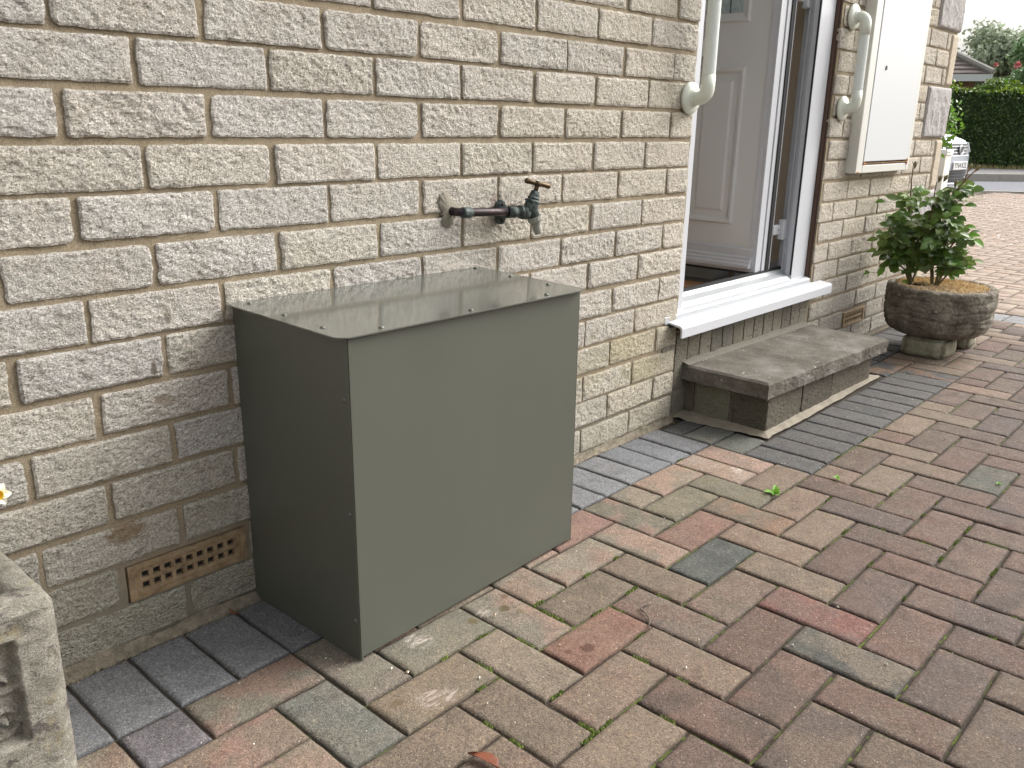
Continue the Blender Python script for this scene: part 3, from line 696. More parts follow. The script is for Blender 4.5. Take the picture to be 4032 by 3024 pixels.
tag(obj('storage_tray',ty,simple('tray_plastic',(.60,.60,.56),.4),bevel=.002),'low pale plastic tray on the hall carpet behind the open door','tray')
# ---------------------------------------------------------------- grab rails
def fillet_path(pts,r,n=7):
    out=[Vector(pts[0])]
    for i in range(1,len(pts)-1):
        p=Vector(pts[i]); a=(Vector(pts[i-1])-p).normalized(); b=(Vector(pts[i+1])-p).normalized()
        s_=p+a*r; e_=p+b*r
        for k in range(n+1):
            t=k/n; out.append(s_.lerp(p,t).lerp(p.lerp(e_,t),t))
    out.append(Vector(pts[-1])); return [tuple(q) for q in out]
def rail(x,z0,z1,dy,label,grp='white grab rails beside the front door'):
    t=thing('grab_rail',label,'grab rail',(x,0,z0),group=grp)
    ra=.0175
    for z in (z0,z1):
        f=MB(); f.lathe([(.043,0),(.043,.006),(.040,.011),(.028,.013),(.0215,.017),(.0205,.022)],(x,-.007,z),(0,-1,0),36); obj('flange',f,M_cream,t,smooth=True)
        sgn=1 if z==z0 else -1
        f=MB(); f.tube(fillet_path([(x,-.018,z),(x,-dy,z),(x,-dy,z+sgn*.060)],.030),ra+.0012,24); obj('elbow',f,M_cream,t,smooth=True)
    f=MB(); nseg=2; nrib=28
    zs=[z0+.045,z1-.045]; vs=[];fs=[]
    m=nrib*4
    for z in zs:
        for k in range(m):
            a=2*math.pi*k/m; rr=ra-(.0004 if k%4 in(0,) else 0); vs.append((x+rr*math.cos(a),-dy+rr*math.sin(a),z))
    fs=[(k,(k+1)%m,m+(k+1)%m,m+k) for k in range(m)]
    f.add(vs,fs); obj('ribbed_tube',f,M_rib,t)
    return t
rail(1.657,.934,1.55,.062,'tall white grab rail left of the doorway, its lower flange on the brick edge')
rail(2.694,.931,1.236,.056,'short white grab rail right of the doorway, beside the white meter cupboard')
# ---------------------------------------------------------------- meter box
mbx=thing('meter_cupboard','white wall-mounted meter cupboard with rust marks at its bottom corners','cupboard',(2.81,0,.70))
b=MB(); x0,x1,z0,z1,yf=2.806,3.372,.700,1.55,-.044
bw=.060
b.box((x0,yf,z0),(x0+bw,.0,z1)); b.box((x1-.035,yf,z0),(x1,.0,z1)); b.box((x0+bw,yf,z0),(x1-.035,.0,z0+.030)); b.box((x0+bw,yf,z1-.05),(x1-.035,.0,z1))
n=N('meter_box_plastic'); n.base((.60,.615,.63)).rough(.35)
M_mb=n.m
obj('frame',b,simple('cream_gel_coat',(.60,.59,.54),.35,nz=(9,(.66,.65,.61))),mbx,bevel=.003)
b=MB(); b.box((x0+bw+.002,yf-.002,z0+.043),(x1-.037,yf+.02,z1-.052)); dd=obj('cupboard_door',b,M_mb,mbx,bevel=.002)
b=MB(); b.lathe([(0,0),(.0085,0),(.0085,.0015),(0,.0015)],(2.965,yf-.0022,1.082),(0,-1,0),20); obj('lock',b,M_black,dd)
n=N('rust'); n.base(n.ramp(n.noise(90,3),[(.3,(.25,.09,.02)),(.7,(.50,.26,.09))])).rough(.9); M_rust=n.m
b=MB()
def flake(cx,cz,w,h,sd):
    rr=random.Random(sd); pts=[(cx+w*math.cos(a)*rr.uniform(.5,1),cz+h*math.sin(a)*rr.uniform(.5,1)) for a in [i*.7 for i in range(9)]]
    b.prism(pts,yf-.0035,yf-.001,'y')
flake(x1-.036,z0+.037,.009,.016,1); flake(x0+bw+.012,z0+.037,.018,.006,2); flake(x0+.02,z0+.004,.02,.003,4)
b.box((x0+bw+.004,yf-.003,z0+.0355),(x1-.04,yf-.0005,z0+.0375)); obj('rust_stain',b,M_rust,mbx)
b=MB(); b.box((x0+bw+.0,yf+.012,z0+.030),(x1-.035,yf+.014,z0+.044)); obj('door_gap_shade',b,M_black,mbx)  # black strip stands in for the shade in the gap below the door
# ---------------------------------------------------------------- garden tap
tp=thing('garden_tap','old verdigris garden tap on a dark copper pipe with a brass tee handle','tap',(.90,0,.67))
ty_=-.040
b=MB(); b.tube([(.752,.0,.683),(.756,-.022,.681),(.772,-.032,.680),(.86,-.034,.676),(.905,-.036,.674)],.0088,16); obj('pipe',b,M_pipe,tp,smooth=True)
b=MB(); b.lathe([(.011,0),(.0115,.003),(.0115,.022),(.0105,.024)],(.764,-.030,.680),(1,-.05,-.04),16); obj('pipe_collar',b,M_verd,tp,smooth=True)
b=MB(); b.prism([(.888,.652),(.897,.645),(.906,.650),(.913,.668),(.913,.677),(.906,.694),(.897,.699),(.888,.692),(.884,.672)],-.020,-.006,'y')
b.tube([(.895,-.012,.672),(.899,-.036,.673)],.013,14); obj('wall_plate',b,M_verd,tp,bevel=.0015)
for zz in (.654,.689):
    b=MB(); b.lathe([(.0035,0),(.0035,.003),(.0,.004)],(.896,-.020,zz),(0,-1,0),10); obj('screw',b,M_pipe,tp)
b=MB(); b.tube([(.898,-.038,.674),(.915,-.042,.673),(.918,-.043,.673),(.935,-.048,.672),(.940,-.049,.672),(.962,-.054,.676)],[.0125,.0125,.0105,.0105,.0155,.0140],18)
b.tube([(.925,-.046,.673),(.931,-.048,.673)],.0165,6); b.tube([(.930,-.048,.672),(.944,-.052,.671)],[.0150,.0155],8)
# upper bonnet (leans toward the viewer's right and up)
ub=Vector((.950,-.054,.676)); ud=Vector((.10,-.30,.95)).normalized()
def al(k): return tuple(ub+ud*(k*.68))
ud=Vector((.28,-.10,.95)).normalized()
b.tube([al(-.012),al(.0),al(.020),al(.030)],[.013,.0165,.0155,.0150],18)
# down spout
sd_=Vector((.30,-.12,-.95)).normalized(); sb=Vector((.957,-.056,.674))
def dn(k): return tuple(sb+sd_*(k*.9))
b.tube([tuple(sb-sd_*.01),dn(.0),dn(.016)],[.011,.0125,.0125],16)
obj('tap_body',b,M_verd,tp,smooth=True)
b=MB(); b.tube([al(.026),al(.032)],.0185,6); b.tube([al(.032),al(.036),al(.041),al(.046),al(.054),al(.064)],[.0155,.0125,.0135,.0115,.0110,.0090],16); obj('gland_nut',b,M_verd,tp)
b=MB(); b.tube([dn(.014),dn(.024),dn(.028)],[.0168,.0168,.0145],12); b.tube([dn(.026),dn(.036),dn(.0365),dn(.043),dn(.0435),dn(.050),dn(.0505),dn(.058)],[.0125,.0115,.0098,.0112,.0095,.0108,.0092,.0098],16)
obj('hose_spout',b,simple('spout_grey',(.22,.225,.20),.6,metal=.3,nz=(140,(.34,.33,.28))),tp)
b=MB(); b.tube([al(.060),al(.088)],.0052,12); b.tube([al(.080),al(.096)],[.0078,.0090],12)
hd=Vector((.93,-.30,-.22)).normalized(); hc=Vector(al(.089))
b.tube([tuple(hc-hd*.033),tuple(hc-hd*.030),tuple(hc-hd*.012),tuple(hc),tuple(hc+hd*.012),tuple(hc+hd*.030),tuple(hc+hd*.033)],[.0042,.0062,.0050,.0050,.0050,.0062,.0042],12)
obj('tee_handle',b,M_brass,tp,smooth=True)
# mortar smear where the pipe leaves the wall
sm=MB(); rr=random.Random(3)
cx,cz=.747,.687
for ring,(k,y) in enumerate([(1,-.009),(.72,-.0135),(.0,-.0145)]): pass
na=64; out=[]
for a_ in range(na):
    a=2*math.pi*a_/na
    rad=.022+.014*max(0,math.sin(a-.35))**3+.006*math.sin(3*a+1)+.008*max(0,-math.sin(a))**2+rr.uniform(-.0045,.0045)
    out.append((cx+.85*rad*math.cos(a),cz-.004+rad*1.05*math.sin(a)))
out=[(cx+(x-cx)*1.25,z) for x,z in out]
vs=[(x,-.002,z) for x,z in out]+[(cx+(x-cx)*.93,-.0082,cz+(z-cz)*.93) for x,z in out]+[(cx,-.0092,cz)]
sm.add(vs,[(i,(i+1)%na,na+(i+1)%na,na+i) for i in range(na)]+[(na+i,na+(i+1)%na,2*na) for i in range(na)])
obj('mortar_patch',sm,simple('grey_mortar',(.17,.155,.12),.95,nz=(50,(.25,.225,.18)),bump=.002,bs=200),tp,smooth=True)
# ---------------------------------------------------------------- metal box housing
bx=thing('metal_housing','olive grey sheet metal box with an overhanging riveted lid against the wall','metal box',(.54,-.15,G))
A0=(.253,-.313);A1=(.841,-.289);B1=(.836,-.004);B0=(.243,-.006)
zb=G+.002; zt={ 'A0':.5475,'A1':.5455,'B1':.553,'B0':.553}
b=MB()
b.add([(*A0,zb+.006),(*A1,zb+.004),(A1[0]-.004,A1[1],zt['A1']),(A0[0]-.004,A0[1],zt['A0'])]+[(A0[0],A0[1]+.0015,zb+.006),(A1[0],A1[1]+.0015,zb+.004),(A1[0]-.004,A1[1]+.0015,zt['A1']),(A0[0]-.004,A0[1]+.0015,zt['A0'])],
      [(0,1,2,3),(7,6,5,4),(0,4,5,1),(1,5,6,2),(2,6,7,3),(3,7,4,0)])
fp=obj('front_panel',b,M_box,bx)
def side(P,Q,tp_,tq,sg):
    b=MB(); t=.0015*sg
    P=Vector(P);Q=Vector(Q)
    vs=[(P.x,P.y,zb),(Q.x,Q.y,zb),(Q.x-.004,Q.y,tq),(P.x-.004,P.y,tp_)]
    b.add(vs+[(x+t,y,z) for x,y,z in vs],[(0,1,2,3),(7,6,5,4),(0,4,5,1),(1,5,6,2),(2,6,7,3),(3,7,4,0)])
    return obj('side_panel',b,M_box,bx)
sp1=side((A0[0]-.0022,A0[1]+.0002),B0,zt['A0'],zt['B0'],1); side((A1[0]+.0022,A1[1]+.0002),B1,zt['A1'],zt['B1'],-1)
b=MB()          # folded return lip of the side panel lying on the front edge
b.add([(A0[0]-.0005,A0[1]-.0012,zb),(A0[0]+.0032,A0[1]-.0012,zb),(A0[0]-.0008,A0[1]-.0012,zt['A0']),(A0[0]-.0045,A0[1]-.0012,zt['A0']),
       (A0[0]-.0005,A0[1]-.0001,zb),(A0[0]+.0032,A0[1]-.0001,zb),(A0[0]-.0008,A0[1]-.0001,zt['A0']),(A0[0]-.0045,A0[1]-.0001,zt['A0'])],[(0,1,2,3),(0,4,5,1),(1,5,6,2),(2,6,7,3),(3,7,4,0)])
obj('corner_fold',b,M_box,bx)
lc={'FL':(.2300,-.3205,.5530),'FR':(.8470,-.3025,.5472),'BL':(.2268,-.0095,.5585),'BR':(.8360,-.0075,.5575)}
def lidp(u,v):
    FL,FR,BL,BR=[np.array(lc[k]) for k in('FL','FR','BL','BR')]
    u=np.asarray(u)[...,None];v=np.asarray(v)[...,None]
    return FL*(1-u)*(1-v)+FR*u*(1-v)+BL*(1-u)*v+BR*u*v
Lx,Ly=.617,.31; rc=.022
us=np.concatenate([np.linspace(0,rc/Lx,7),np.linspace(rc/Lx,1-rc/Lx,14)[1:-1],np.linspace(1-rc/Lx,1,7)])
vs_=np.concatenate([np.linspace(0,rc/Ly,7),np.linspace(rc/Ly,1,10)[1:]])
U,V=np.meshgrid(us,vs_,indexing='ij'); UX,VY=U*Lx,V*Ly
for cxx,sx in((rc,-1),(Lx-rc,1)):
    a=np.clip((UX-cxx)*sx,0,None); c_=np.clip(rc-VY,0,None); m=(a>0)&(c_>0)
    k=np.where(m,np.maximum(a,c_)/np.sqrt(a*a+c_*c_+1e-12),1)
    UX=np.where(m,cxx+sx*a*k,UX); VY=np.where(m,rc-c_*k,VY)
PT=lidp(UX/Lx,VY/Ly); PT[...,2]+=.0008*np.sin(UX*9)*np.sin(VY*9)
b=MB(); b.grid(PT); PB=PT.copy(); PB[...,2]-=.0022; b.grid(PB,flip=True)
loop=lambda P: np.concatenate([P[:,0],P[-1,1:],P[:-1,-1][::-1],P[0,1:-1][::-1],P[:1,0]])
b.grid(np.stack([loop(PB),loop(PT)],0))
lid=obj('lid',b,M_lid,bx,smooth=False)
pbx=Matrix.Translation(-Vector(bx.location))
M_riv=simple('painted_rivet',(.13,.135,.115),.35,metal=.3)
def rivet(p,ax,par):
    b=MB(); b.lathe([(.0046,0),(.0046,.0006),(.0040,.0017),(.0026,.0026),(.0010,.0030),(0,.0030)],p,ax,14)
    o=obj('rivet',b,M_riv,par,smooth=True); return o
for x,y in [(.258,-.030),(.254,-.140),(.252,-.247),(.322,-.302),(.521,-.300),(.733,-.291),(.812,-.228),(.812,-.125),(.816,-.018)]:
    u=(x-.229)/.612; v=(y+.32+.018*u*0)/.311; rivet((x,y,float(lidp(u,max(v,0))[2])+.0002),(0,0,1),lid)
for z in (.451,.259,.066):
    fx=A0[0]-.0022-.004*(z/.55); rivet((fx+0.0,-.300-.004*(1-z/.5),z),(-1,0,0),sp1)
# ---------------------------------------------------------------- concrete step
st=thing('door_step','weathered concrete slab step on a low stone base below the door','step',(2.15,-.15,G))
sx0,sx1,sy0=1.735,2.610,-.304
U,V=np.meshgrid(np.linspace(0,1,110),np.linspace(0,1,44),indexing='ij')
Xs=sx0+(sx1-sx0)*U; Ys=sy0+(.012-.024*U)*(1-V)+.0015*fbm(U*9,V*0,U*0,2,51)*(1-V)**6+(.012-sy0-.006)*V
d=np.minimum(np.minimum(U*.9,(1-U)*.9),V*.31)
zl=.160-.012*U
Zs=zl-.006*np.clip(1-d/.009,0,1)**2+.0012*fbm(U*14,V*6,U*0,3,52)-.004*np.clip(fbm(U*26,V*9,U*0,2,53)-.55,0,1)*(d<.03)
top=np.stack([Xs,Ys,Zs],-1)
def skirt(top,dz,rough=.0020):
    L=np.concatenate([top[:,0],top[-1,1:]],0); L=np.concatenate([top[0,1:][::-1],L],0)
    rows=[L]
    for k in range(1,7):
        q=L.copy(); q[:,2]=L[:,2]-dz*k/6
        nz=rough*fbm(q[:,0]*60,q[:,1]*60,q[:,2]*90,3,54); q[:,1]-=nz*(L[:,1]<-.29); q[:,0]-=nz*(L[:,1]>=-.29)
        rows.append(q)
    return np.stack(rows,0)
b=MB(); b.grid(top); sk=skirt(top,.042); b.grid(sk)
bot=top.copy(); bot[...,2]-=.042; b.grid(bot,flip=True)
obj('slab',b,M_conc,st,smooth=False)
bb=bk; bk=MB()
def sbrick(P,Q,z0,z1,col,ins=0):
    # rough block faces along a horizontal line P->Q
    global bk
    tmp=bk; bk=MB(); L=math.hypot(Q[0]-P[0],Q[1]-P[1]); brick(0,L,z0,z1,col,.005,proud=.004,rough=.8)
    V=np.concatenate(bk.v); dx,dy=(Q[0]-P[0])/L,(Q[1]-P[1])/L; nx_,ny_=dy,-dx
    W_=np.stack([P[0]+dx*V[:,0]-nx_*V[:,1],P[1]+dy*V[:,0]-ny_*V[:,1],V[:,2]],-1)
    f=bk.f; c=bk.c; bk=tmp
    o=bk.n; bk.v.append(W_); bk.n+=len(W_); bk.f+=[[q+o for q in g] for g in f]; bk.c+=c
bxl,bxr,byf=1.768,2.575,-.277
for a_,b_,c in [(.0,.235,(.17,.155,.125)),(.243,.46,(.15,.135,.11)),(.468,.80,(.18,.16,.13))]:
    sbrick((bxl+a_,byf),(bxl+b_,byf),.002,.116,c)
for a_,b_,c in [(.0,.11,(.15,.14,.11)),(.118,.235,(.27,.27,.21)),(.243,.275,(.2,.18,.14))]:
    sbrick((bxl,-.277+b_),(bxl,-.277+a_),.002,.116,c)
    
sbrick((bxr,byf+.002),(bxr,-.004),.002,.116,(.20,.18,.15))
base_bricks=bk; bk=bb
obj('base_blocks',base_bricks,M_brick,st,color=True)
b=MB(); b.box((bxl+.004,byf+.004,G),(bxr-.004,.0,.1175)); obj('base_core',b,simple('base_mortar',(.20,.18,.14),1,nz=(40,(.24,.21,.17)),bump=.002,bs=200),st)
b=MB()
path=[(bxl-.0,.0),(bxl,byf),(bxr,byf),(bxr,.0)]
outp=[(bxl-.060,.0),(bxl-.024,byf-.026),(bxr+.085,byf-.014),(bxr+.05,.0)]
for (p0,p1,q0,q1) in zip(path[:-1],path[1:],outp[:-1],outp[1:]):
    n_=60; rows=[]
    for k in range(6):
        t=k/5; T_=np.linspace(0,1,n_)
        wv=1+.18*fbm(T_*9+p0[0]*7,T_*0,T_*0,2,60)*t*(np.minimum(T_,1-T_)>.02)
        xx=(p0[0]+(p1[0]-p0[0])*T_)*(1-t*wv)+(q0[0]+(q1[0]-q0[0])*T_)*t*wv; yy=(p0[1]+(p1[1]-p0[1])*T_)*(1-t*wv)+(q0[1]+(q1[1]-q0[1])*T_)*t*wv
        zz=G+.003+.013*(1-t)**1.1+.001*fbm(xx*80,yy*80,xx*0,2,61)
        rows.append(np.stack([xx,yy,zz],-1))
    b.grid(np.stack(rows,0),flip=False)
obj('mortar_fillet',b,M_fillet,st)
# mortar between slab and wall
b=MB(); U=np.linspace(1.737,2.605,80); b.grid(np.stack([np.stack([U,0*U-.002,0.1720-.0137*(U-1.735)+.003*fbm(U*12,U*0,U*0,2,62)],-1),np.stack([U,0*U-.012,0.1645-.0137*(U-1.735)],-1),np.stack([U,0*U-.026,0.1605-.0137*(U-1.735)],-1)],0),flip=True)
obj('joint_mortar',b,simple('grey_joint',(.13,.12,.095),1,nz=(30,(.20,.18,.15)),bump=.003,bs=150),st)
# ---------------------------------------------------------------- round planter on blocks, rose
def rough_block(x0,x1,y0,y1,z0,z1,name,label,ang=0):
    bm=bmesh.new(); bmesh.ops.create_cube(bm,size=1); bmesh.ops.bevel(bm,geom=bm.edges[:],offset=.10,segments=2,affect='EDGES')
    bmesh.ops.triangulate(bm,faces=bm.faces[:]); bmesh.ops.subdivide_edges(bm,edges=bm.edges[:],cuts=3,use_grid_fill=True)
    cx,cy,cz=(x0+x1)/2,(y0+y1)/2,(z0+z1)/2
    P=np.array([v.co[:] for v in bm.verts]); P=P*[(x1-x0),(y1-y0),(z1-z0)]
    nz=.007*fbm(P[:,0]*14+x0*9,P[:,1]*14,P[:,2]*14,3,70)+.002*fbm(P[:,0]*70,P[:,1]*70,P[:,2]*70,2,71)
    nl=np.linalg.norm(P,axis=1)[:,None]; P=P+P/nl*nz[:,None]
    ca,sa=math.cos(ang),math.sin(ang); P=np.stack([P[:,0]*ca-P[:,1]*sa,P[:,0]*sa+P[:,1]*ca,P[:,2]],-1)+[cx,cy,cz]
    b=MB(); b.v=[P]; b.n=len(P); bm.verts.index_update(); b.f=[[v.index for v in f.verts] for f in bm.faces]; b.c=[(1,1,1)]*len(b.f); bm.free()
    n=N('limestone_block'); n.base(n.ramp(n.noise(30,5,.65),[(.3,(.17,.17,.11)),(.55,(.30,.28,.20)),(.75,(.42,.40,.32))])).rough(.95); n.bump(n.noise(160,4,.7),.004)
    return tag(obj(name,b,n.m,smooth=True),label,'stone block')
rough_block(3.060,3.235,-.385,-.222,G,.066,'stone_block','pale greenish stone block under the near side of the round planter')
rough_block(3.33,3.46,-.40,-.26,G,.066,'stone_block','shaded stone block under the far side of the round planter')
pc=(3.225,-.292)
pot=thing('round_planter','round weathered stone planter carved with wavy lines, raised on two blocks','planter',(pc[0],pc[1],.066))
b=MB(); na=180
prof=[(.0,.064),(.10,.064),(.140,.067),(.165,.074),(.184,.086),(.198,.104),(.205,.124),(.208,.15),(.209,.17),(.2095,.19),(.2095,.21),(.209,.23),(.208,.245),(.2085,.256),(.204,.262),(.196,.264),(.186,.264),(.178,.260),(.175,.250),(.172,.225)]
def dense(prof,n=5):
    o=[]
    for (a,b_),(c,d) in zip(prof[:-1],prof[1:]):
        for k in range(n): o.append((a+(c-a)*k/n,b_+(d-b_)*k/n))
    return o+[prof[-1]]
pr_=dense(prof,4); A=np.linspace(0,2*math.pi,na+1)
rr_=np.array([p[0] for p in pr_])[None,:]*np.ones((na+1,1)); zz=np.array([p[1] for p in pr_])[None,:]*np.ones((na+1,1)); AA=A[:,None]*np.ones((1,len(pr_)))
cxn,syn=np.cos(AA),np.sin(AA)
nz=.0035*fbm(cxn*6,syn*6,zz*30,3,80)+.0028*fbm(cxn*34,syn*34,zz*160,3,81)
outer=(np.arange(len(pr_))<len(pr_)-24)[None,:]
gro=0
for zc,am,fq,ph in ((.225,.006,4,.3),(.182,.003,3,1.2),(.150,.010,4,2.3),(.118,.009,5,.4),(.135,.008,4,4.)):
    zl_=zc+am*np.sin(AA*fq+ph)+.003*np.sin(AA*9+ph); gro=gro+.0048*np.exp(-((zz-zl_)/.0028)**2)
rr2=rr_+(nz-gro*(outer))*(rr_>.05)
b.grid(np.stack([pc[0]+rr2*cxn*1.03,pc[1]+rr2*syn*.97,zz+.0035*fbm(cxn*9,syn*9,zz*0,3,82)*(zz>.25)],-1),flip=False)
obj('bowl',b,M_pot,pot,smooth=True)
b=MB(); r_=np.linspace(0,.178,8)[None,:]*np.ones((60,1)); a_=np.linspace(0,2*math.pi,60)[:,None]*np.ones((1,8))
b.grid(np.stack([pc[0]+r_*np.cos(a_),pc[1]+r_*np.sin(a_),.248+.008*fbm(r_*20*np.cos(a_),r_*20*np.sin(a_),r_*0,2,83)],-1)); obj('soil',b,simple('compost',(.05,.035,.022),1,bump=.006,bs=150),pot)
gs=MB()
for k in range(3000):
    a=random.uniform(0,6.28); r_q=.174*math.sqrt(random.random()); x,y=pc[0]+r_q*math.cos(a),pc[1]+r_q*math.sin(a)
    if (x-3.17)**2+(y+.215)**2<.055**2*random.uniform(.6,1.4): continue
    s_=random.uniform(.0038,.0085); z=.256+random.uniform(0,.006); c=random.choice([(.62,.45,.25),(.70,.55,.34),(.50,.36,.2),(.78,.66,.46),(.42,.28,.17)])
    v=[(x+random.uniform(-1,1)*s_,y+random.uniform(-1,1)*s_,z+random.uniform(-.6,.6)*s_) for _ in range(4)]; v=[(x+s_,y,z),(x-s_*.5,y+s_*.9,z),(x-s_*.5,y-s_*.9,z),(x+random.uniform(-.3,.3)*s_,y,z+s_),(x,y,z-s_)]
    gs.add(v,[(0,1,3),(1,2,3),(2,0,3),(1,0,4),(2,1,4),(0,2,4)],c)
tag(obj('grit_mulch',gs,M_tint,color=True),'golden grit covering the soil in the round planter','grit',kind='stuff')
def leaflet(mb,base,d,up,L,w,col):
    d=d.normalized(); s_=d.cross(up).normalized(); up=s_.cross(d).normalized()
    pts=[]; prof=[(0,0,0),(.18,.62,.0),(.42,1,.0),(.68,.86,-.04),(.88,.45,-.1),(1,0,-.16)]
    L_,Rr=[],[]
    mid=[base+d*(L*t)+up*(L*c) for t,_,c in prof]
    vs=[tuple(m) for m in mid]
    for (t,ww,c),m in zip(prof[1:-1],mid[1:-1]): vs.append(tuple(m+s_*(w*.5*ww)+up*(w*.16*ww)))
    for (t,ww,c),m in zip(prof[1:-1],mid[1:-1]): vs.append(tuple(m-s_*(w*.5*ww)+up*(w*.16*ww)))
    fs=[(0,6,1),(1,6,7,2),(2,7,8,3),(3,8,9,4),(4,9,5),(0,1,10),(1,2,11,10),(2,3,12,11),(3,4,13,12),(4,5,13)]
    mb.add(vs,fs,col)
rose=thing('rose_bush','leafy rose bush with unopened buds growing in the round planter','rose bush',(3.17,-.215,.24))
vr=Vector((math.cos(R(16.5)),math.sin(R(16.5)),0)); vl=Vector((vr.y,-vr.x,0))     # away from / to the right of the viewpoint
K=.000338
def rp(x,y,dep=0.): return Vector((3.175,-.225,.25))+vl*((x-700)*K)+Vector((0,0,1))*((1540-y)*K)+vr*dep
sm_=MB(); SR=[]; lf=MB(); tips=[]
rs=random.Random(11)
stems=[((590,1540),(540,1250),(480,950),(450,560),(435,350),(425,150)),((600,1550),(560,1300),(600,1000),(690,650),(700,300)),((610,1550),(500,1250),(330,1000),(260,800)),((850,1560),(900,1250),(900,950),(830,600),(900,420),(985,280),(1010,140)),
 ((840,1560),(880,1300),(960,1050),(1050,850),(1110,780)),((860,1560),(940,1280),(1080,1180),(1190,1120)),((830,1550),(760,1200),(720,900),(780,600),(950,330),(1080,150)),((600,1550),(500,1350),(360,1220),(250,1180)),((850,1540),(990,1330),(1050,1180)),((590,1540),(650,1200),(560,900),(520,700)),((840,1540),(800,1300),(850,1000),(930,700))]
for s_ in stems:
    dd_=rs.uniform(-.07,.09); n_=len(s_); pts=[rp(x,y,dd_*i/(n_-1)) for i,(x,y) in enumerate(s_)]
    # smooth by subdivision
    P=[]; 
    for i in range(n_-1):
        for k in range(4): P.append(pts[i].lerp(pts[i+1],k/4)+Vector((rs.uniform(-1,1),rs.uniform(-1,1),0))*.0015)
    P.append(pts[-1]); cut=int(len(P)*.72)
    sm_.tube([tuple(p) for p in P[:cut+1]],[.0042-.0018*i/len(P) for i in range(cut+1)],7)
    sr=MB(); SR.append(sr); sr.tube([tuple(p) for p in P[cut:]],[.0026-.0010*i/len(P) for i in range(len(P)-cut)],6); tips.append(P)
def compound(p,d,sc=1.,bright=1.2):
    col=tuple(bright*rs.uniform(.65,1.35) for _ in range(1))*3; col=(col[0]*rs.uniform(.85,1.25),col[0],col[0]*rs.uniform(.7,1.1))
    d=d.normalized(); up=(Vector((0,0,.75))-vr*rs.uniform(.2,1.1)+vl*rs.uniform(-.4,.4)).normalized(); s_=d.cross(up)
    if s_.length<.1: s_=Vector((1,0,0))
    s_.normalize(); L=.037*sc; q=p+d*.018
    sm_.tube([tuple(p),tuple(p+d*.045*sc)],.0007,4,cap=False)
    for k,(t,sg) in enumerate([(.016,1),(.016,-1),(.032,1),(.032,-1)]):
        leaflet(lf,p+d*t*sc,(s_*sg*.85+d*.5+Vector((rs.uniform(-.2,.2),rs.uniform(-.2,.2),rs.uniform(-.35,.15)))),up+s_*rs.uniform(-.5,.5),L*rs.uniform(.75,1.),L*.70,col)
    leaflet(lf,p+d*.046*sc,d+Vector((0,0,rs.uniform(-.4,.1))),up+s_*rs.uniform(-.4,.4),L*1.15,L*.74,col)
for P in tips:
    for i in range(int(len(P)*.35),len(P)-(5 if P[-1].z>.60 else 1)):
        for _ in range(2 if i<len(P)*.7 else 1):
            a=rs.uniform(0,6.28); compound(P[i],Vector((math.cos(a),math.sin(a),rs.uniform(-.1,.5))),rs.uniform(.8,1.15))
for k in range(70):     # fill the crown volume
    u=rs.uniform(-1,1); v_=rs.uniform(-1,1)
    if u*u+v_*v_>1: continue
    x=640+u*(430+60*(-v_)); u*=.78; x=640+u*(430+60*(-v_)); y=930+v_*430
    if v_>.3: x=560+u*430
    if v_>.6 and x>780: continue
    p=rp(x,y,rs.uniform(-.13,.13)); a=rs.uniform(0,6.28); compound(p,Vector((math.cos(a),math.sin(a),rs.uniform(-.3,.4))),rs.uniform(.85,1.2),1.25 if v_<-.5 else .95)
for (x,y,dx,dz,sc) in [(120,570,-1,.0,1.1),(230,500,-.8,.3,1.1),(60,1440,-.8,-.1,1.5),(1150,890,1,.2,1.3),(1220,960,1,-.5,1.3),(1080,560,.9,.1,1.2),(1120,780,1,.1,1.),(250,1380,-.4,-.6,1.2),(520,1510,-.2,-.4,1.),(1180,1230,.3,-.7,1.1),(1000,1340,.2,-.9,.9),(1060,350,1,.2,.8)]:
    p=rp(x,y,rs.uniform(-.05,.05)); d_=vl*dx+Vector((0,0,dz))-vr*.2
    col=(.9,1.1,.7) if x<1100 else (1.5,1.9,.8); leaflet(lf,p-d_.normalized()*.02,d_,Vector((0,0,1))-vr*.7,.040*sc,.024*sc,col)
    sm_.tube([tuple(p-d_.normalized()*.06),tuple(p-d_.normalized()*.02)],.0008,4,cap=False)
obj('stems',sm_,M_stem,rose,smooth=True); [obj('young_shoot',q,M_redstem,rose,smooth=True) for q in SR]; obj('foliage',lf,M_rose,rose,color=True,smooth=True)
for (x,y,lean) in [(440,130,0),(1015,140,.25),(1085,145,.5),(720,280,.2),(775,270,.4),(900,330,.1),(975,300,.2)]:
    b=MB(); p=rp(x,y+20,.02 if x<600 else .05); ax=(vl*lean+Vector((0,0,1))).normalized(); b.lathe([(.0015,-.006),(.004,0),(.0072,.006),(.0078,.012),(.005,.019),(.0025,.023),(0,.024)],tuple(p),tuple(ax),10)
    for k in range(4):
        a=k*1.6; e=p+ax*.014+(vl*math.cos(a)+vr*math.sin(a))*.007; b.tube([tuple(e),tuple(e+ax*.012+(vl*math.cos(a)+vr*math.sin(a))*.005)],[.0012,.0004],4)
    obj('bud',b,M_bud,rose,smooth=True)
# low green growth at the right rim of the pot
b=MB()
for k in range(120):
    p=Vector((3.19+rs.uniform(-.035,.035),-.44+rs.uniform(-.022,.022),.246+rs.uniform(0,.014))); a=rs.uniform(0,6.28); leaflet(b,p,Vector((math.cos(a),math.sin(a),.4)),Vector((0,0,1)),.010,.006,(1.6,1.9,1.6))
tag(obj('saxifrage',b,M_rose,color=True),'small pale green cushion plant at the planter rim','plant')
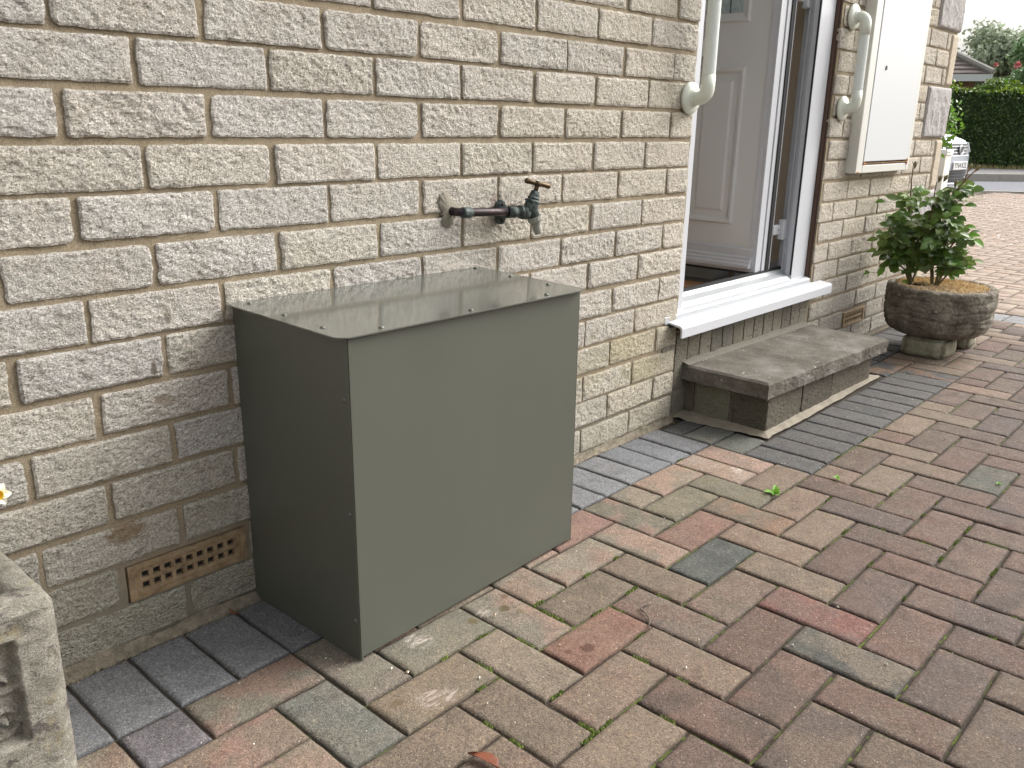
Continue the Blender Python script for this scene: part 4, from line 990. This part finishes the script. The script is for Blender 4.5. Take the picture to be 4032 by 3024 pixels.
# ---------------------------------------------------------------- carved trough at the left edge
tr=thing('stone_trough','pale lichen-spotted stone trough with a carved scroll panel, cut by the left frame edge','trough',(-.42,-.18,G))
b=MB(); x0,x1,y0,y1,zt_=-.66,-.192,-.300,-.045,.302
U,V=np.meshgrid(np.linspace(0,1,150),np.linspace(0,1,110),indexing='ij')    # front face with carving
Xf=x0+(x1-x0)*U; Zf=G+(zt_-.011-G)*V
def bandm(v,a,b_,s_): return np.clip((v-a)/s_,0,1)*np.clip((b_-v)/s_,0,1)
rec=bandm(Xf,-.62,-.243,.006)*bandm(Zf,.118,.262,.006)
sc_=0
for (cx_,cz_,r0,sg) in ((-.268,.152,.022,1),(-.262,.205,.018,-1),(-.29,.235,.016,1),(-.33,.20,.03,-1),(-.40,.18,.03,1),(-.46,.20,.03,-1),(-.54,.19,.03,1)):
    dx_=Xf-cx_;dz_=Zf-cz_; rad=np.sqrt(dx_**2+dz_**2); an=np.arctan2(dz_,dx_)*sg
    sp_=np.sin(rad*430+an); sc_=np.maximum(sc_,np.clip(sp_,0,1)*np.clip(1-rad/(r0*1.4),0,1))
cham=np.clip(1-(x1-Xf)/.022,0,1)**2*.014
Yf=y0+.015*rec-.014*sc_*rec+cham+.0012*fbm(Xf*60,Zf*110,Xf*0,3,90)
front=np.stack([Xf,Yf,Zf],-1); b.grid(front)
# right end
V2=np.linspace(0,1,40); L=front[-1]; E_=[]
for k in range(24):
    t=k/23; q=L.copy(); q[:,1]=L[:,1]+(y1-L[:,1])*t; q[:,0]=L[:,0]+.0*t+.0015*fbm(q[:,1]*50,q[:,2]*50,q[:,2]*0,2,91)*(t>0); E_.append(q)
b.grid(np.stack(E_,0))
ins=.032
# rim: outer loop to inner loop, then the inside wall
def loopr(e,z,r=.018,n=8):
    X0_,X1_,Y0_,Y1_=x0+e,x1-e*1.25,y0+e*(1 if e<.02 else 1.65),y1-e; o=[]
    for cx_,cy_,a0_ in ((X1_-r,Y1_-r,0),(X0_+r,Y1_-r,90),(X0_+r,Y0_+r,180),(X1_-r,Y0_+r,270)):
        for k in range(n): a=R(a0_+90*k/(n-1)); o.append((cx_+r*math.cos(a),cy_+r*math.sin(a),z))
    o.append(o[0]); return np.array(o)
rows=[loopr(.0,zt_-.012),loopr(.004,zt_-.004),loopr(.010,zt_),loopr(.024,zt_),loopr(.030,zt_-.004),loopr(.034,zt_-.02),loopr(.036,zt_-.06)]
# densify along the loops
def dens(Lp,m=6):
    o=[]
    for p,q in zip(Lp[:-1],Lp[1:]):
        for k in range(m): o.append(p+(q-p)*k/m)
    o.append(Lp[-1]); return np.array(o)
rows=[dens(r_) for r_ in rows]; RW=np.stack(rows,0); RW[...,2]+=.0022*fbm(RW[...,0]*40,RW[...,1]*40,RW[...,0]*0,3,92); b.grid(RW)
b.add([(x0,y1,G),(x1,y1,G),(x1,y1,zt_-.01),(x0,y1,zt_-.01),(x0,y0,G),(x0,y0,zt_-.01)],[(0,1,2,3),(0,3,5,4)])
obj('basin',b,M_trough,tr,smooth=True)
b=MB(); b.add([(x0+.03,y0+.03,zt_-.022),(x1-.03,y0+.03,zt_-.022),(x1-.03,y1-.03,zt_-.022),(x0+.03,y1-.03,zt_-.022)],[(0,1,2,3)]); obj('soil',b,simple('dark_compost',(.05,.06,.035),1,nz=(30,(.05,.07,.03)),bump=.01,bs=90),tr)
fl=thing('narcissus','small yellow and white flower leaning in at the left frame edge','flower',(-.25,-.20,zt_-.045))
b=MB(); fc=Vector((-.2085,-.20,.407)); b.tube([(-.25,-.20,zt_-.045),(-.245,-.20,.34),(-.228,-.2,.392),tuple(fc+Vector((-.008,.004,-.002)))],.0016,6); obj('stem',b,M_stem,fl)
b=MB(); fd=Vector((-.25,-.75,.25)).normalized(); sx_=fd.cross(Vector((0,0,1))).normalized(); sz_=sx_.cross(fd)
for k in range(6):
    a=k*math.pi/3; leaflet(b,fc,sx_*math.cos(a)+sz_*math.sin(a)+fd*.2,fd,.015,.011,(1,1,1))
obj('petals',b,simple('white_petal',(.85,.84,.72),.6),fl)
b=MB(); b.lathe([(.002,0),(.0045,.002),(.006,.007),(.0068,.010),(.005,.008),(.003,.003),(0,.002)],tuple(fc),tuple(fd),14); obj('corona',b,simple('yellow_corona',(.80,.50,.02),.6),fl,smooth=True)
# ---------------------------------------------------------------- small things on the ground
def weed(x,y,s_,label,grp=None):
    b=MB()
    for k in range(9):
        a=rs.uniform(0,6.28); leaflet(b,Vector((x,y,G+.002)),Vector((math.cos(a),math.sin(a),rs.uniform(.2,1.1))),Vector((0,0,1)),s_*rs.uniform(.6,1.1),s_*.42,(1.9,2.5,.9))
    tag(obj('weed',b,M_rose,color=True,loc=(x,y,G)),label,'weed',grp)
weed(1.391,-.495,.028,'bright green weed sprouting in a paving joint in front of the step corner')
weed(1.595,-.570,.014,'tiny weed in the paving just beyond the grey border corner')
weed(1.86,-.885,.012,'tiny weed in the dark paving right of the bigger sprout')
b=MB(); 
pts=[(.218,-.602),(.222,-.614),(.226,-.628),(.227,-.642),(.226,-.655)]; wd_=[.001,.0075,.0105,.008,.001]
vv=[]
for (x,y),w in zip(pts,wd_): vv+=[(x-w,y+w*.3,G+.007+w*.5),(x,y,G+.0035),(x+w,y-w*.3,G+.006+w*.4)]
b.add(vv,[(3*i+k,3*i+k+1,3*i+k+4,3*i+k+3) for i in range(4) for k in(0,1)]); n_=len(b.f)
lf_=obj('fallen_leaf',b,simple('dead_leaf',(.14,.04,.02),.55,nz=(60,(.20,.065,.03))),smooth=True); m=lf_.modifiers.new('s','SOLIDIFY'); m.thickness=.0008
tag(lf_,'curled reddish brown dead leaf lying on the paving at the bottom edge','leaf')
b=MB(); b.tube([(.746,-.563,G+.003),(.735,-.560,G+.004),(.722,-.556,G+.003),(.713,-.563,G+.003),(.708,-.575,G+.004),(.700,-.588,G+.003),(.690,-.597,G+.004),(.672,-.605,G+.003)],[.0012,.0016,.0013,.0018,.0012,.0015,.0013,.0009],6)
tag(obj('twig',b,simple('dry_twig',(.13,.10,.075),.9),smooth=True),'thin crooked dry twig lying near the red paver','twig')
gs=MB()
for k in range(420):
    x=rs.uniform(-.1,3.6); y=rs.uniform(-1.6,-.2)
    if .23<x<.86 and y>-.33: continue
    s_=rs.uniform(.0009,.0024) if rs.random()<.85 else rs.uniform(.0025,.0042); z=G+.002+s_*.3; c=rs.choice([(.70,.64,.52),(.62,.52,.38),(.75,.72,.66),(.5,.4,.28)])
    gs.add([(x+s_,y,z),(x-s_*.5,y+s_*.9,z),(x-s_*.5,y-s_*.9,z),(x,y,z+s_*.9)],[(0,1,3),(1,2,3),(2,0,3)],c)
tag(obj('stone_chips',gs,M_tint,color=True),'tiny pale stone chips scattered over the block paving','stone chips',kind='stuff')
gs=MB(); rq=random.Random(21)
for i in range(-3,36):
    for j in range(2,20):
        x,y=X0+.1*i,Y0-.1*j
        for ori in (0,1):
            # only real joints
            s_=(i+j)%4
            if ori==0 and s_==3: continue      # cell (i,j) joined to the left one
            if ori==1 and s_==1: continue
            if y>-.33 and x<1: continue
            if (i,j) in occ and j<5 and i>15: continue
            dens_=vnoise(x*2.1,y*2.1,3.3,77)
            if dens_<-.18+.3*(x<.2) : continue
            if rq.random()>.62: continue
            t0=rq.random()*.7; L_=rq.uniform(.12,.6)*(.6+max(dens_,0))
            for k in range(int(L_*170)):
                t=(t0+rq.random()*L_)*.1; w=rq.gauss(0,.0018)
                px,py=(x+w,y-t) if ori==0 else (x+t,y+w)
                h_=rq.uniform(.0015,.0050); r_0=rq.uniform(.0011,.0030); c=rq.choice([(.09,.13,.02),(.14,.19,.03),(.06,.09,.015),(.20,.24,.06)])
                a=rq.random()*6; zb_=G-.0045
                gs.add([(px+r_0*math.cos(a+q*1.57),py+r_0*math.sin(a+q*1.57),zb_) for q in range(4)]+[(px,py,zb_+h_+.001)],[(0,1,4),(1,2,4),(2,3,4),(3,0,4)],c)
tag(obj('joint_moss',gs,M_tint,color=True),'green moss growing along the joints of the block paving','moss',kind='stuff')
gs=MB()
for k in range(2600):
    x=rs.triangular(6.5,13.8,12.5); y=rs.uniform(-2.5,2.3)
    if y<-.5-(x-6)*.1+rs.uniform(-1.2,.6): continue
    s_=rs.uniform(.006,.013); a=rs.random()*6; z=G+.003
    gs.add([(x+s_*math.cos(a+q*1.57)*(1 if q%2 else .7),y+s_*math.sin(a+q*1.57)*(1 if q%2 else .7),z+rs.uniform(0,.004)) for q in range(4)],[(0,1,2,3)],(.80,.76,.76))
tag(obj('fallen_petals',gs,M_tint,color=True),'white fallen petals strewn over the far end of the drive','petals',kind='stuff')
gs=MB(); rq=random.Random(31)
for k in range(900):
    x=rq.uniform(-.3,1.68) if k%3 else rq.uniform(2.66,3.8); y=-.022-abs(rq.gauss(0,.007)); 
    if .25<x<.83: continue
    r_0=rq.uniform(.0008,.0026); z=G-.002; a=rq.random()*6; c=rq.choice([(.07,.05,.035),(.16,.12,.08),(.05,.06,.025),(.25,.2,.15),(.10,.05,.03)])
    gs.add([(x+r_0*math.cos(a+q*2.1)*rq.uniform(.7,1.6),y+r_0*math.sin(a+q*2.1),z) for q in range(3)]+[(x,y,z+r_0*1.1+.0015)],[(0,1,3),(1,2,3),(2,0,3)],c)
tag(obj('wall_foot_litter',gs,M_tint,color=True),'dark crumbs and litter gathered along the foot of the wall','litter',kind='stuff')
b=MB(); b.add([(.176,-.030,G+.002),(.171,-.026,G+.018),(.181,-.034,G+.006),(.196,-.040,G+.001)],[(0,1,2),(0,2,3)])
tag(obj('dead_leaf_sliver',b,simple('rusty_leaf',(.16,.06,.03),.7)),'tiny rust coloured leaf sliver wedged at the wall foot left of the metal box','leaf')
# ---------------------------------------------------------------- beyond the drive
ps=thing('gate_post','short square white-painted post beyond the house corner','post',(11.57,2.325,G))
b=MB(); b.box((11.45,2.20,G),(11.69,2.45,.56)); obj('shaft',b,simple('old_white_paint',(.66,.65,.55),.7,nz=(5,(.78,.78,.76))),ps,bevel=.01)
b=MB(); b.box((11.435,2.185,.56),(11.705,2.465,.63)); obj('cap',b,simple('white_paint',(.78,.79,.80),.6),ps,bevel=.012)
def leafcloud(mb,n,fn,size,rnd,colf=None):
    for _ in range(n):
        p,nrm=fn(rnd); s_=size*rnd.uniform(.6,1.3)
        d_=Vector((rnd.gauss(0,1),rnd.gauss(0,1),rnd.gauss(0,1))).normalized(); e=(d_.cross(nrm+Vector((rnd.gauss(0,.5),rnd.gauss(0,.5),rnd.gauss(0,.5))))).normalized()
        c=colf(p,rnd) if colf else (rnd.uniform(.6,1.4),)*3
        mb.add([tuple(p-d_*s_),tuple(p+e*s_*.55),tuple(p+d_*s_),tuple(p-e*s_*.55)],[(0,1,2,3)],c)
# shrub just past the corner
b=MB(); rn=random.Random(4)
sc0=Vector((9.45,1.72,.92))
def fn(r): 
    v=Vector((r.gauss(0,1),r.gauss(0,1),r.gauss(0,1))).normalized(); k=r.random()**.4; return sc0+Vector((v.x*.20*k,v.y*.20*k,v.z*.33*k)),v
for _ in range(330):
    p,v=fn(rn); leaflet(b,p,Vector((rn.gauss(0,1),rn.gauss(0,1),rn.gauss(0,.8))),v,.06,.034,(1.3,1.55,.8))
sh=thing('laurel_shrub','light green shrub showing past the house corner above the car','shrub',(9.45,1.72,G)); obj('foliage',b,M_rose,sh,color=True)
b=MB(); b.tube([(9.45,1.72,G),(9.44,1.73,.4),(9.45,1.72,.9)],[.02,.015,.008],8); obj('stem',b,M_bark,sh)
# hedge
hA,hB=Vector((20.3,4.45,0)),Vector((21.05,3.5,0)); hd_=(hB-hA).normalized(); hn=Vector((hd_.y,-hd_.x,0)); hn=-hn if hn.x>0 else hn     # towards viewer
hg=thing('hedge','tall clipped dark green hedge with fresh light growth on top across the road','hedge',tuple(hA))
HT=1.76
def hp(t,dep,z): return hA+hd_*t-hn*dep+Vector((0,0,z))
b=MB(); T0,T1=-9,9
U,V=np.meshgrid(np.linspace(T0,T1,90),np.linspace(0,1,14),indexing='ij')
zz=G+.1+V*(HT-.16); yy=.14+.05*fbm(U*1.3,zz*1.5,U*0,3,101)
b.grid(np.stack([hA.x+hd_.x*U-hn.x*yy,hA.y+hd_.y*U-hn.y*yy,zz],-1))
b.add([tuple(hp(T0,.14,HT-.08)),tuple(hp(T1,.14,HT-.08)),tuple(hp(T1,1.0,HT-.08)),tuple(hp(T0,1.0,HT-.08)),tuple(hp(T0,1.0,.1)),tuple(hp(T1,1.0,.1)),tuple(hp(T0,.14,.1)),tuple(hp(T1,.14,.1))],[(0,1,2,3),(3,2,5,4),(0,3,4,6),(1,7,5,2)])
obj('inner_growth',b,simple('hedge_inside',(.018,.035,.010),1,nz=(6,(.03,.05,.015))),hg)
b=MB()
def colh(p,r):
    q=r.uniform(.45,1.35); return (q*1.0,q,q*.8)
def fnh(r):
    t=r.uniform(T0,T1); z=G+.12+(HT-.16)*r.random(); bul=.06*vnoise(t*1.6,z*2.2,1.1,5); return hp(t,.06-bul+r.uniform(-.03,.10),z),hn
leafcloud(b,26000,fnh,.034,rn,colh)
def fnt(r):
    t=r.uniform(T0,T1); k=r.random(); return hp(t,r.uniform(-.02,1.0),HT-.12+.22*k*(.6+.5*vnoise(t*2.5,k,0,9))),Vector((0,0,1))
def colt(p,r): q=r.uniform(1.3,3.0); return (q*1.35,q,q*.35)
leafcloud(b,9000,fnt,.036,rn,colt)
obj('foliage',b,M_hedge,hg,color=True)
# verge tufts at the hedge foot
b=MB()
for _ in range(2500):
    t=rn.uniform(T0,T1); p=hp(t,rn.uniform(-.16,.08),G+.1); h_=rn.uniform(.03,.12); e=hd_*.008
    b.add([tuple(p-e),tuple(p+e),tuple(p+Vector((rn.uniform(-.03,.03),rn.uniform(-.03,.03),h_)))],[(0,1,2)],rn.choice([(.30,.26,.10),(.16,.2,.06),(.35,.25,.13)]))
tag(obj('verge_grass',b,M_tint,color=True),'dry grassy tufts along the foot of the hedge','grass',kind='stuff')
# bungalow roof beyond
def azp(px_az,r,z=0): return Vector((cam.location.x+r*math.cos(R(px_az)),cam.location.y+r*math.sin(R(px_az)),z))
bg_=thing('bungalow','bungalow with a brown tiled hip roof showing above the hedge','bungalow',tuple(azp(18,34)))
e1=azp(14.75,31,2.50); e0=e1+Vector((math.cos(R(112)),math.sin(R(112)),0))*13
back=Vector((e1.x-e0.x,e1.y-e0.y,0)).normalized(); bn=Vector((-back.y,back.x,0)); bn=bn if bn.x>0 else -bn
e2=e1+bn*6; e3=e0+bn*6; r1=(e1+e2)/2-back*3.0+Vector((0,0,1.75)); r0=(e0+e3)/2+back*3.0+Vector((0,0,1.75))
b=MB(); ns=13
def slope(a,b_,c,d):      # a,b eaves ; d,c ridge ; stepped tile courses
    for k in range(ns):
        t0_,t1_=k/ns,(k+1)/ns; p0=a.lerp(d,t0_);p1=b_.lerp(c,t0_);p2=b_.lerp(c,t1_);p3=a.lerp(d,t1_); up_=Vector((0,0,.045))
        b.add([tuple(p0+up_),tuple(p1+up_),tuple(p2),tuple(p3),tuple(p0),tuple(p1)],[(0,1,2,3),(4,5,1,0)])
slope(e0,e1,r1,r0); slope(e1,e2,r1,r1); slope(e2,e3,r0,r1); slope(e3,e0,r0,r0)
n=N('brown_roof_tiles'); n.base(n.ramp(n.noise(2.5,5,.7),[(.3,(.11,.085,.075)),(.7,(.19,.155,.14))])).rough(.9)
obj('roof',b,n.m,bg_)
b=MB(); b.tube([tuple(e1+Vector((0,0,.06))),tuple(r1+Vector((0,0,.06)))],.10,8); b.tube([tuple(r1+Vector((0,0,.06))),tuple(r0+Vector((0,0,.06)))],.10,8); obj('ridge_tiles',b,simple('lichened_ridge',(.34,.34,.31),.9,nz=(3,(.2,.17,.15))),bg_)
b=MB(); f0,f1=e0-bn*.02,e1-bn*.02
b.add([tuple(f0+Vector((0,0,-.20))),tuple(f1+Vector((0,0,-.20))),tuple(f1+Vector((0,0,.0))),tuple(f0+Vector((0,0,.0)))],[(0,1,2,3)]); g1,g0=f1+bn*.06,f0+bn*.06
b.add([tuple(g0+Vector((0,0,-.20))),tuple(g1+Vector((0,0,-.20))),tuple(f1+Vector((0,0,-.20))),tuple(f0+Vector((0,0,-.20)))],[(0,1,2,3)]); obj('fascia',b,simple('fascia_white',(.62,.64,.66),.6),bg_)
b=MB(); w=[e0+bn*.4,e1+bn*.4-back*.4,e2-bn*.4-back*.4,e3-bn*.4]
b.add([(p.x,p.y,0) for p in w]+[(p.x,p.y,2.42) for p in w],[(i,(i+1)%4,4+(i+1)%4,4+i) for i in range(4)]); obj('wall',b,simple('far_brick',(.22,.13,.09),.9),bg_)
# trees beyond
def tree(az,r,h,w,seed,label,cat='tree',n=9000,size=.105,tone=(1,1,1),lob=9,base=.8,grp='trees beyond the hedge'):
    rn=random.Random(seed); c0=azp(az,r,0); t=thing('tree',label,cat,tuple(c0),group=grp)
    b=MB(); b.tube([tuple(c0),tuple(c0+Vector((.1,.1,h*.35))),tuple(c0+Vector((-.1,.1,h*.65)))],[.16,.12,.06],8)
    lobes=[]
    for k in range(lob):
        a=rn.uniform(0,6.28); rr=w*.5*math.sqrt(rn.random())*.8; z=h*base*rn.uniform(.45,1.0); p=c0+Vector((rr*math.cos(a),rr*math.sin(a),z)); lobes.append((p,w*rn.uniform(.16,.27),rn.uniform(.7,1.3)))
        b.tube([tuple(c0+Vector((0,0,h*.3))),tuple((c0+p)/2+Vector((0,0,h*.2))),tuple(p)],[.07,.04,.015],6)
    obj('trunk',b,M_bark,t); b=MB()
    def fn(r_):
        p,s_,q=lobes[r_.randrange(len(lobes))]; v=Vector((r_.gauss(0,1),r_.gauss(0,1),r_.gauss(0,1))).normalized(); k=r_.random()**.45*(1+.35*vnoise(v.x*3+p.x,v.y*3,v.z*3,3)); return p+Vector((v.x,v.y,v.z*1.05))*s_*k,v
    leafcloud(b,n,fn,size,rn,lambda p,r_:(lambda q:tuple(x*q for x in tone))(r_.uniform(.6,1.35))); obj('crown',b,M_tree,t,color=True); return t
tree(14.3,44,5.9,3.4,3,'rounded pale green tree behind the hedge, right of the bungalow roof',lob=12)
tree(13.0,40,4.9,2.6,8,'darker green tree at the right frame edge behind the hedge',tone=(.55,.75,.5),lob=10)
tree(15.3,50,5.2,1.8,6,'small hazy tree peeping over the bungalow roof slope',n=1800,lob=7,tone=(1.1,1.15,1.1))  # raised leaf tone stands in for haze
tree(13.75,52,6.6,3.0,9,'airy pale tree between the two nearer trees',n=3000,tone=(1.2,1.25,1.15),lob=9)
# rose shrub poking over the hedge
b=MB(); rn=random.Random(5); c0=azp(14.5,22.6,1.5); rs_=thing('climbing_rose','yellow green shrub with two pink blooms rising above the hedge','rose bush',(c0.x,c0.y,.1))
def fn(r_):
    v=Vector((r_.gauss(0,1),r_.gauss(0,1),r_.gauss(0,1))).normalized(); k=r_.random()**.5; return c0+vl*(v.x*.75*k+.1)+vr*(v.y*.3*k)+Vector((0,0,.12+v.z*.42*k-.15*abs(v.x))),v
leafcloud(b,2600,fn,.045,rn,lambda p,r_:(r_.uniform(1.2,2.4),r_.uniform(1.2,1.9),.6)); obj('foliage',b,M_hedge,rs_,color=True)
b=MB(); b.tube([(c0.x,c0.y,.1),tuple(c0),tuple(c0+Vector((0,0,.5)))],[.03,.02,.01],6); obj('stem',b,M_bark,rs_)
for az_,z_,s_ in ((14.68,2.23,.035),(13.65,2.22,.05)):
    b=MB(); p=azp(az_,22.2,z_)
    for k in range(26): leaflet(b,p,Vector((rn.gauss(0,1),rn.gauss(0,1),rn.gauss(0,.8))),Vector((0,0,1)),s_*1.7,s_*1.4,(1,1,1))
    obj('bloom',b,simple('pink_petal',(.80,.32,.33),.6),rs_)
# ---------------------------------------------------------------- parked car (local frame: +X forward, +Y left)
carp=azp(15.75,14.75,0); hd=R(-94)
fw=Vector((math.cos(hd),math.sin(hd),0)); nose=Vector((carp.x,carp.y,G-.03)); org=nose-fw*2.05
car=thing('parked_car','silver hatchback car parked on the road, nose showing past the house corner','car',tuple(org),local=True); car.rotation_euler=(0,0,hd)
def carobj(name,mb,m,par=None,**k):
    o=obj(name,mb,m,**k); o.parent=par or car; return o
M_silver=simple('silver_car_paint',(.60,.63,.70),.25,metal=.45); M_dark=simple('car_black_plastic',(.015,.016,.018),.45); M_glass=simple('car_glass',(.03,.04,.045),.08); M_chrome=simple('chrome',(.75,.76,.78),.12,metal=1); M_tyre=simple('tyre_rubber',(.02,.02,.02),.8); M_lamp=simple('lamp_lens',(.62,.66,.70),.1)
# body lofted along x: (x, z_bottom, z_belt/top, halfwidth)
stn=[(-2.08,.42,.72,.62),(-2.02,.30,.92,.74),(-1.85,.20,1.0,.83),(-1.2,.18,1.0,.88),(-.4,.17,.98,.89),(.5,.17,.97,.89),(.95,.18,.965,.88),(1.30,.19,.925,.87),(1.60,.19,.875,.85),(1.80,.19,.82,.81),(1.93,.19,.775,.74),(2.00,.20,.72,.66),(2.05,.21,.55,.60),(2.05,.24,.46,.58)]
b=MB(); ring=[]
for (x,zb_,zt2,hw_) in stn:
    prof=[]
    for k in range(24):
        a=2*math.pi*k/24; cx_=math.copysign(abs(math.cos(a))**.45,math.cos(a)); sz2=math.copysign(abs(math.sin(a))**.5,math.sin(a))
        zc=(zb_+zt2)/2; prof.append((x-(abs(cx_)**6)*.16*(1 if x>1.7 else 0),hw_*cx_,zc+(zt2-zb_)/2*sz2))
    ring.append(prof)
vsx=[p for r_ in ring for p in r_]; nR_=len(ring)
b.add(vsx,[(i*24+k,i*24+(k+1)%24,(i+1)*24+(k+1)%24,(i+1)*24+k) for i in range(nR_-1) for k in range(24)]+[list(range(24))[::-1],[(nR_-1)*24+k for k in range(24)]])
body=carobj('body',b,M_silver,smooth=True)
b=MB(); cab=[(-1.95,.98,.70),(-1.55,1.36,.62),(-.9,1.47,.60),(.0,1.46,.60),(.45,1.36,.62),(1.12,.95,.74)]
vs=[]; 
for x,z,hw_ in cab: vs+=[(x,hw_,z),(x,-hw_,z),(x,.80,.90),(x,-.80,.90)]
fs=[]
for i in range(len(cab)-1):
    a=4*i; c_=4*(i+1); fs+=[(a,c_,c_+1,a+1),(a,a+2,c_+2,c_),(a+1,c_+1,c_+3,a+3)]
fs+=[(0,1,3,2),(4*5,4*5+2,4*5+3,4*5+1)]; b.add(vs,fs); carobj('cabin_glass',b,M_glass)
b=MB(); vs=[(x,s*hw_*.98,z+.012) for x,z,hw_ in cab[1:5] for s in(1,-1)]+[(x,s*hw_*.98,z-.03) for x,z,hw_ in cab[1:5] for s in(1,-1)]
b.add(vs,[(2*i,2*i+2,2*i+3,2*i+1) for i in range(3)]); carobj('roof',b,M_silver)
for sx_ in (1.28,-1.32):
    for sy_ in (.80,-.80):
        b=MB(); b.lathe([(.20,-.10),(.30,-.10),(.315,-.07),(.315,.07),(.30,.10),(.20,.10)],(sx_,sy_,.315),(0,1 if sy_>0 else -1,0),32); w=carobj('wheel',b,M_tyre,smooth=True)
        b=MB(); b.lathe([(0,.05),(.05,.09),(.18,.085),(.205,.10),(.21,.06)],(sx_,sy_,.315),(0,1 if sy_>0 else -1,0),20); carobj('rim',b,simple('alloy',(.5,.5,.52),.3,metal=.8),w)
def curve_x(y): return 2.055-.16*abs(y/.62)**6*0-.10*(abs(y)/.6)**2.6
def strip(y0,y1,z0,z1,out,th=.02,n=12,rake=0.):
    m=MB(); ys=np.linspace(y0,y1,n)
    for a,b2 in zip(ys[:-1],ys[1:]):
        xa,xb=curve_x(a)+out,curve_x(b2)+out
        m.add([(xa,a,z0),(xb,b2,z0),(xb-rake,b2,z1),(xa-rake,a,z1),(xa-th,a,z0),(xb-th,b2,z0),(xb-rake-th,b2,z1),(xa-rake-th,a,z1)],[(0,1,2,3),(7,6,5,4),(0,4,5,1),(3,2,6,7)]+([(0,3,7,4)] if a==ys[0] else [])+([(1,5,6,2)] if b2==ys[-1] else []))
    return m
carobj('grille',strip(-.58,.58,.560,.720,.006,.05,16,.035),M_dark)
for zz in (.588,.632,.676): carobj('grille_slat',strip(-.56,.56,zz,zz+.008,.010-(zz-.56)*.2,.02,16,.003),simple('slat_chrome',(.30,.31,.33),.3,metal=.7))
carobj('bumper',strip(-.70,.70,.335,.555,.022,.10,22,.006),M_silver,bevel=.01)
carobj('lower_grille',strip(-.52,.52,.165,.333,.010,.05,16),M_dark)
for zz in (.215,.262,.305): carobj('lower_slat',strip(-.50,.50,zz,zz+.008,.016,.01,12),simple('slat_grey',(.10,.10,.11),.4))
carobj('bumper_lip',strip(-.66,.66,.125,.163,.040,.07,18),M_silver,bevel=.01)
for s_ in (1,-1):
    b=MB(); 
    m=strip(*( (.56,.79) if s_>0 else (-.79,-.56) ),.590,.735,.030,.06,8,.05); carobj('headlight',m,M_lamp,bevel=.01)
b=MB(); ex=curve_x(0)+.012
b.lathe([(.066,-.02),(.066,.006),(.060,.010),(.056,.006),(.056,.0)],(ex-.0,0,.632),(1,0,.1),40); em=carobj('emblem',b,M_chrome,smooth=True)
b=MB(); b.lathe([(0,.0),(.056,.0)],(ex,0,.632),(1,0,.1),32); carobj('emblem_field',b,M_dark,em)
b=MB()
def bar(y0,z0,y1,z1,w=.009):
    d_=Vector((0,y1-y0,z1-z0)).normalized(); nn_=Vector((0,-d_.z,d_.y))*w/2; P=[Vector((ex+.008,y0,z0)),Vector((ex+.008,y1,z1))]
    q=[P[0]+nn_,P[0]-nn_,P[1]-nn_,P[1]+nn_]; b.add([tuple(p) for p in q]+[(p.x-.008,p.y,p.z) for p in q],[(0,1,2,3),(0,4,5,1),(1,5,6,2),(2,6,7,3),(3,7,4,0)])
zc=.632
bar(.024,zc+.050,.0,zc+.006); bar(-.024,zc+.050,.0,zc+.006)
bar(.044,zc+.034,.022,zc-.048); bar(.022,zc-.048,.0,zc-.004); bar(.0,zc-.004,-.022,zc-.048); bar(-.022,zc-.048,-.044,zc+.034)
carobj('emblem_letters',b,M_chrome,em)
b=MB(); px=curve_x(0)+.034; b.box((px-.012,-.26,.348),(px,.26,.462)); pl=carobj('number_plate',b,simple('plate_white',(.80,.80,.80),.3),bevel=.004)
for word,yc in (('YY64',-.112),('KZL',.140)):
    tc=bpy.data.curves.new('plate_characters','FONT'); tc.body=word; tc.size=.112; tc.align_x='CENTER'; tc.align_y='CENTER'; tc.extrude=.001; tc.space_character=1.02; tc.materials.append(M_dark)
    to=bpy.data.objects.new('t',tc); C.objects.link(to); bpy.context.view_layer.update(); pm=bpy.data.meshes.new_from_object(to); bpy.data.objects.remove(to)
    to=bpy.data.objects.new('plate_characters',pm); C.objects.link(to); to.parent=pl; to.location=(px+.0012,yc,.405); to.rotation_euler=(R(90),0,R(90))
M_=None
for o in list(bpy.data.objects):
    if o.get('local'): del o['local']
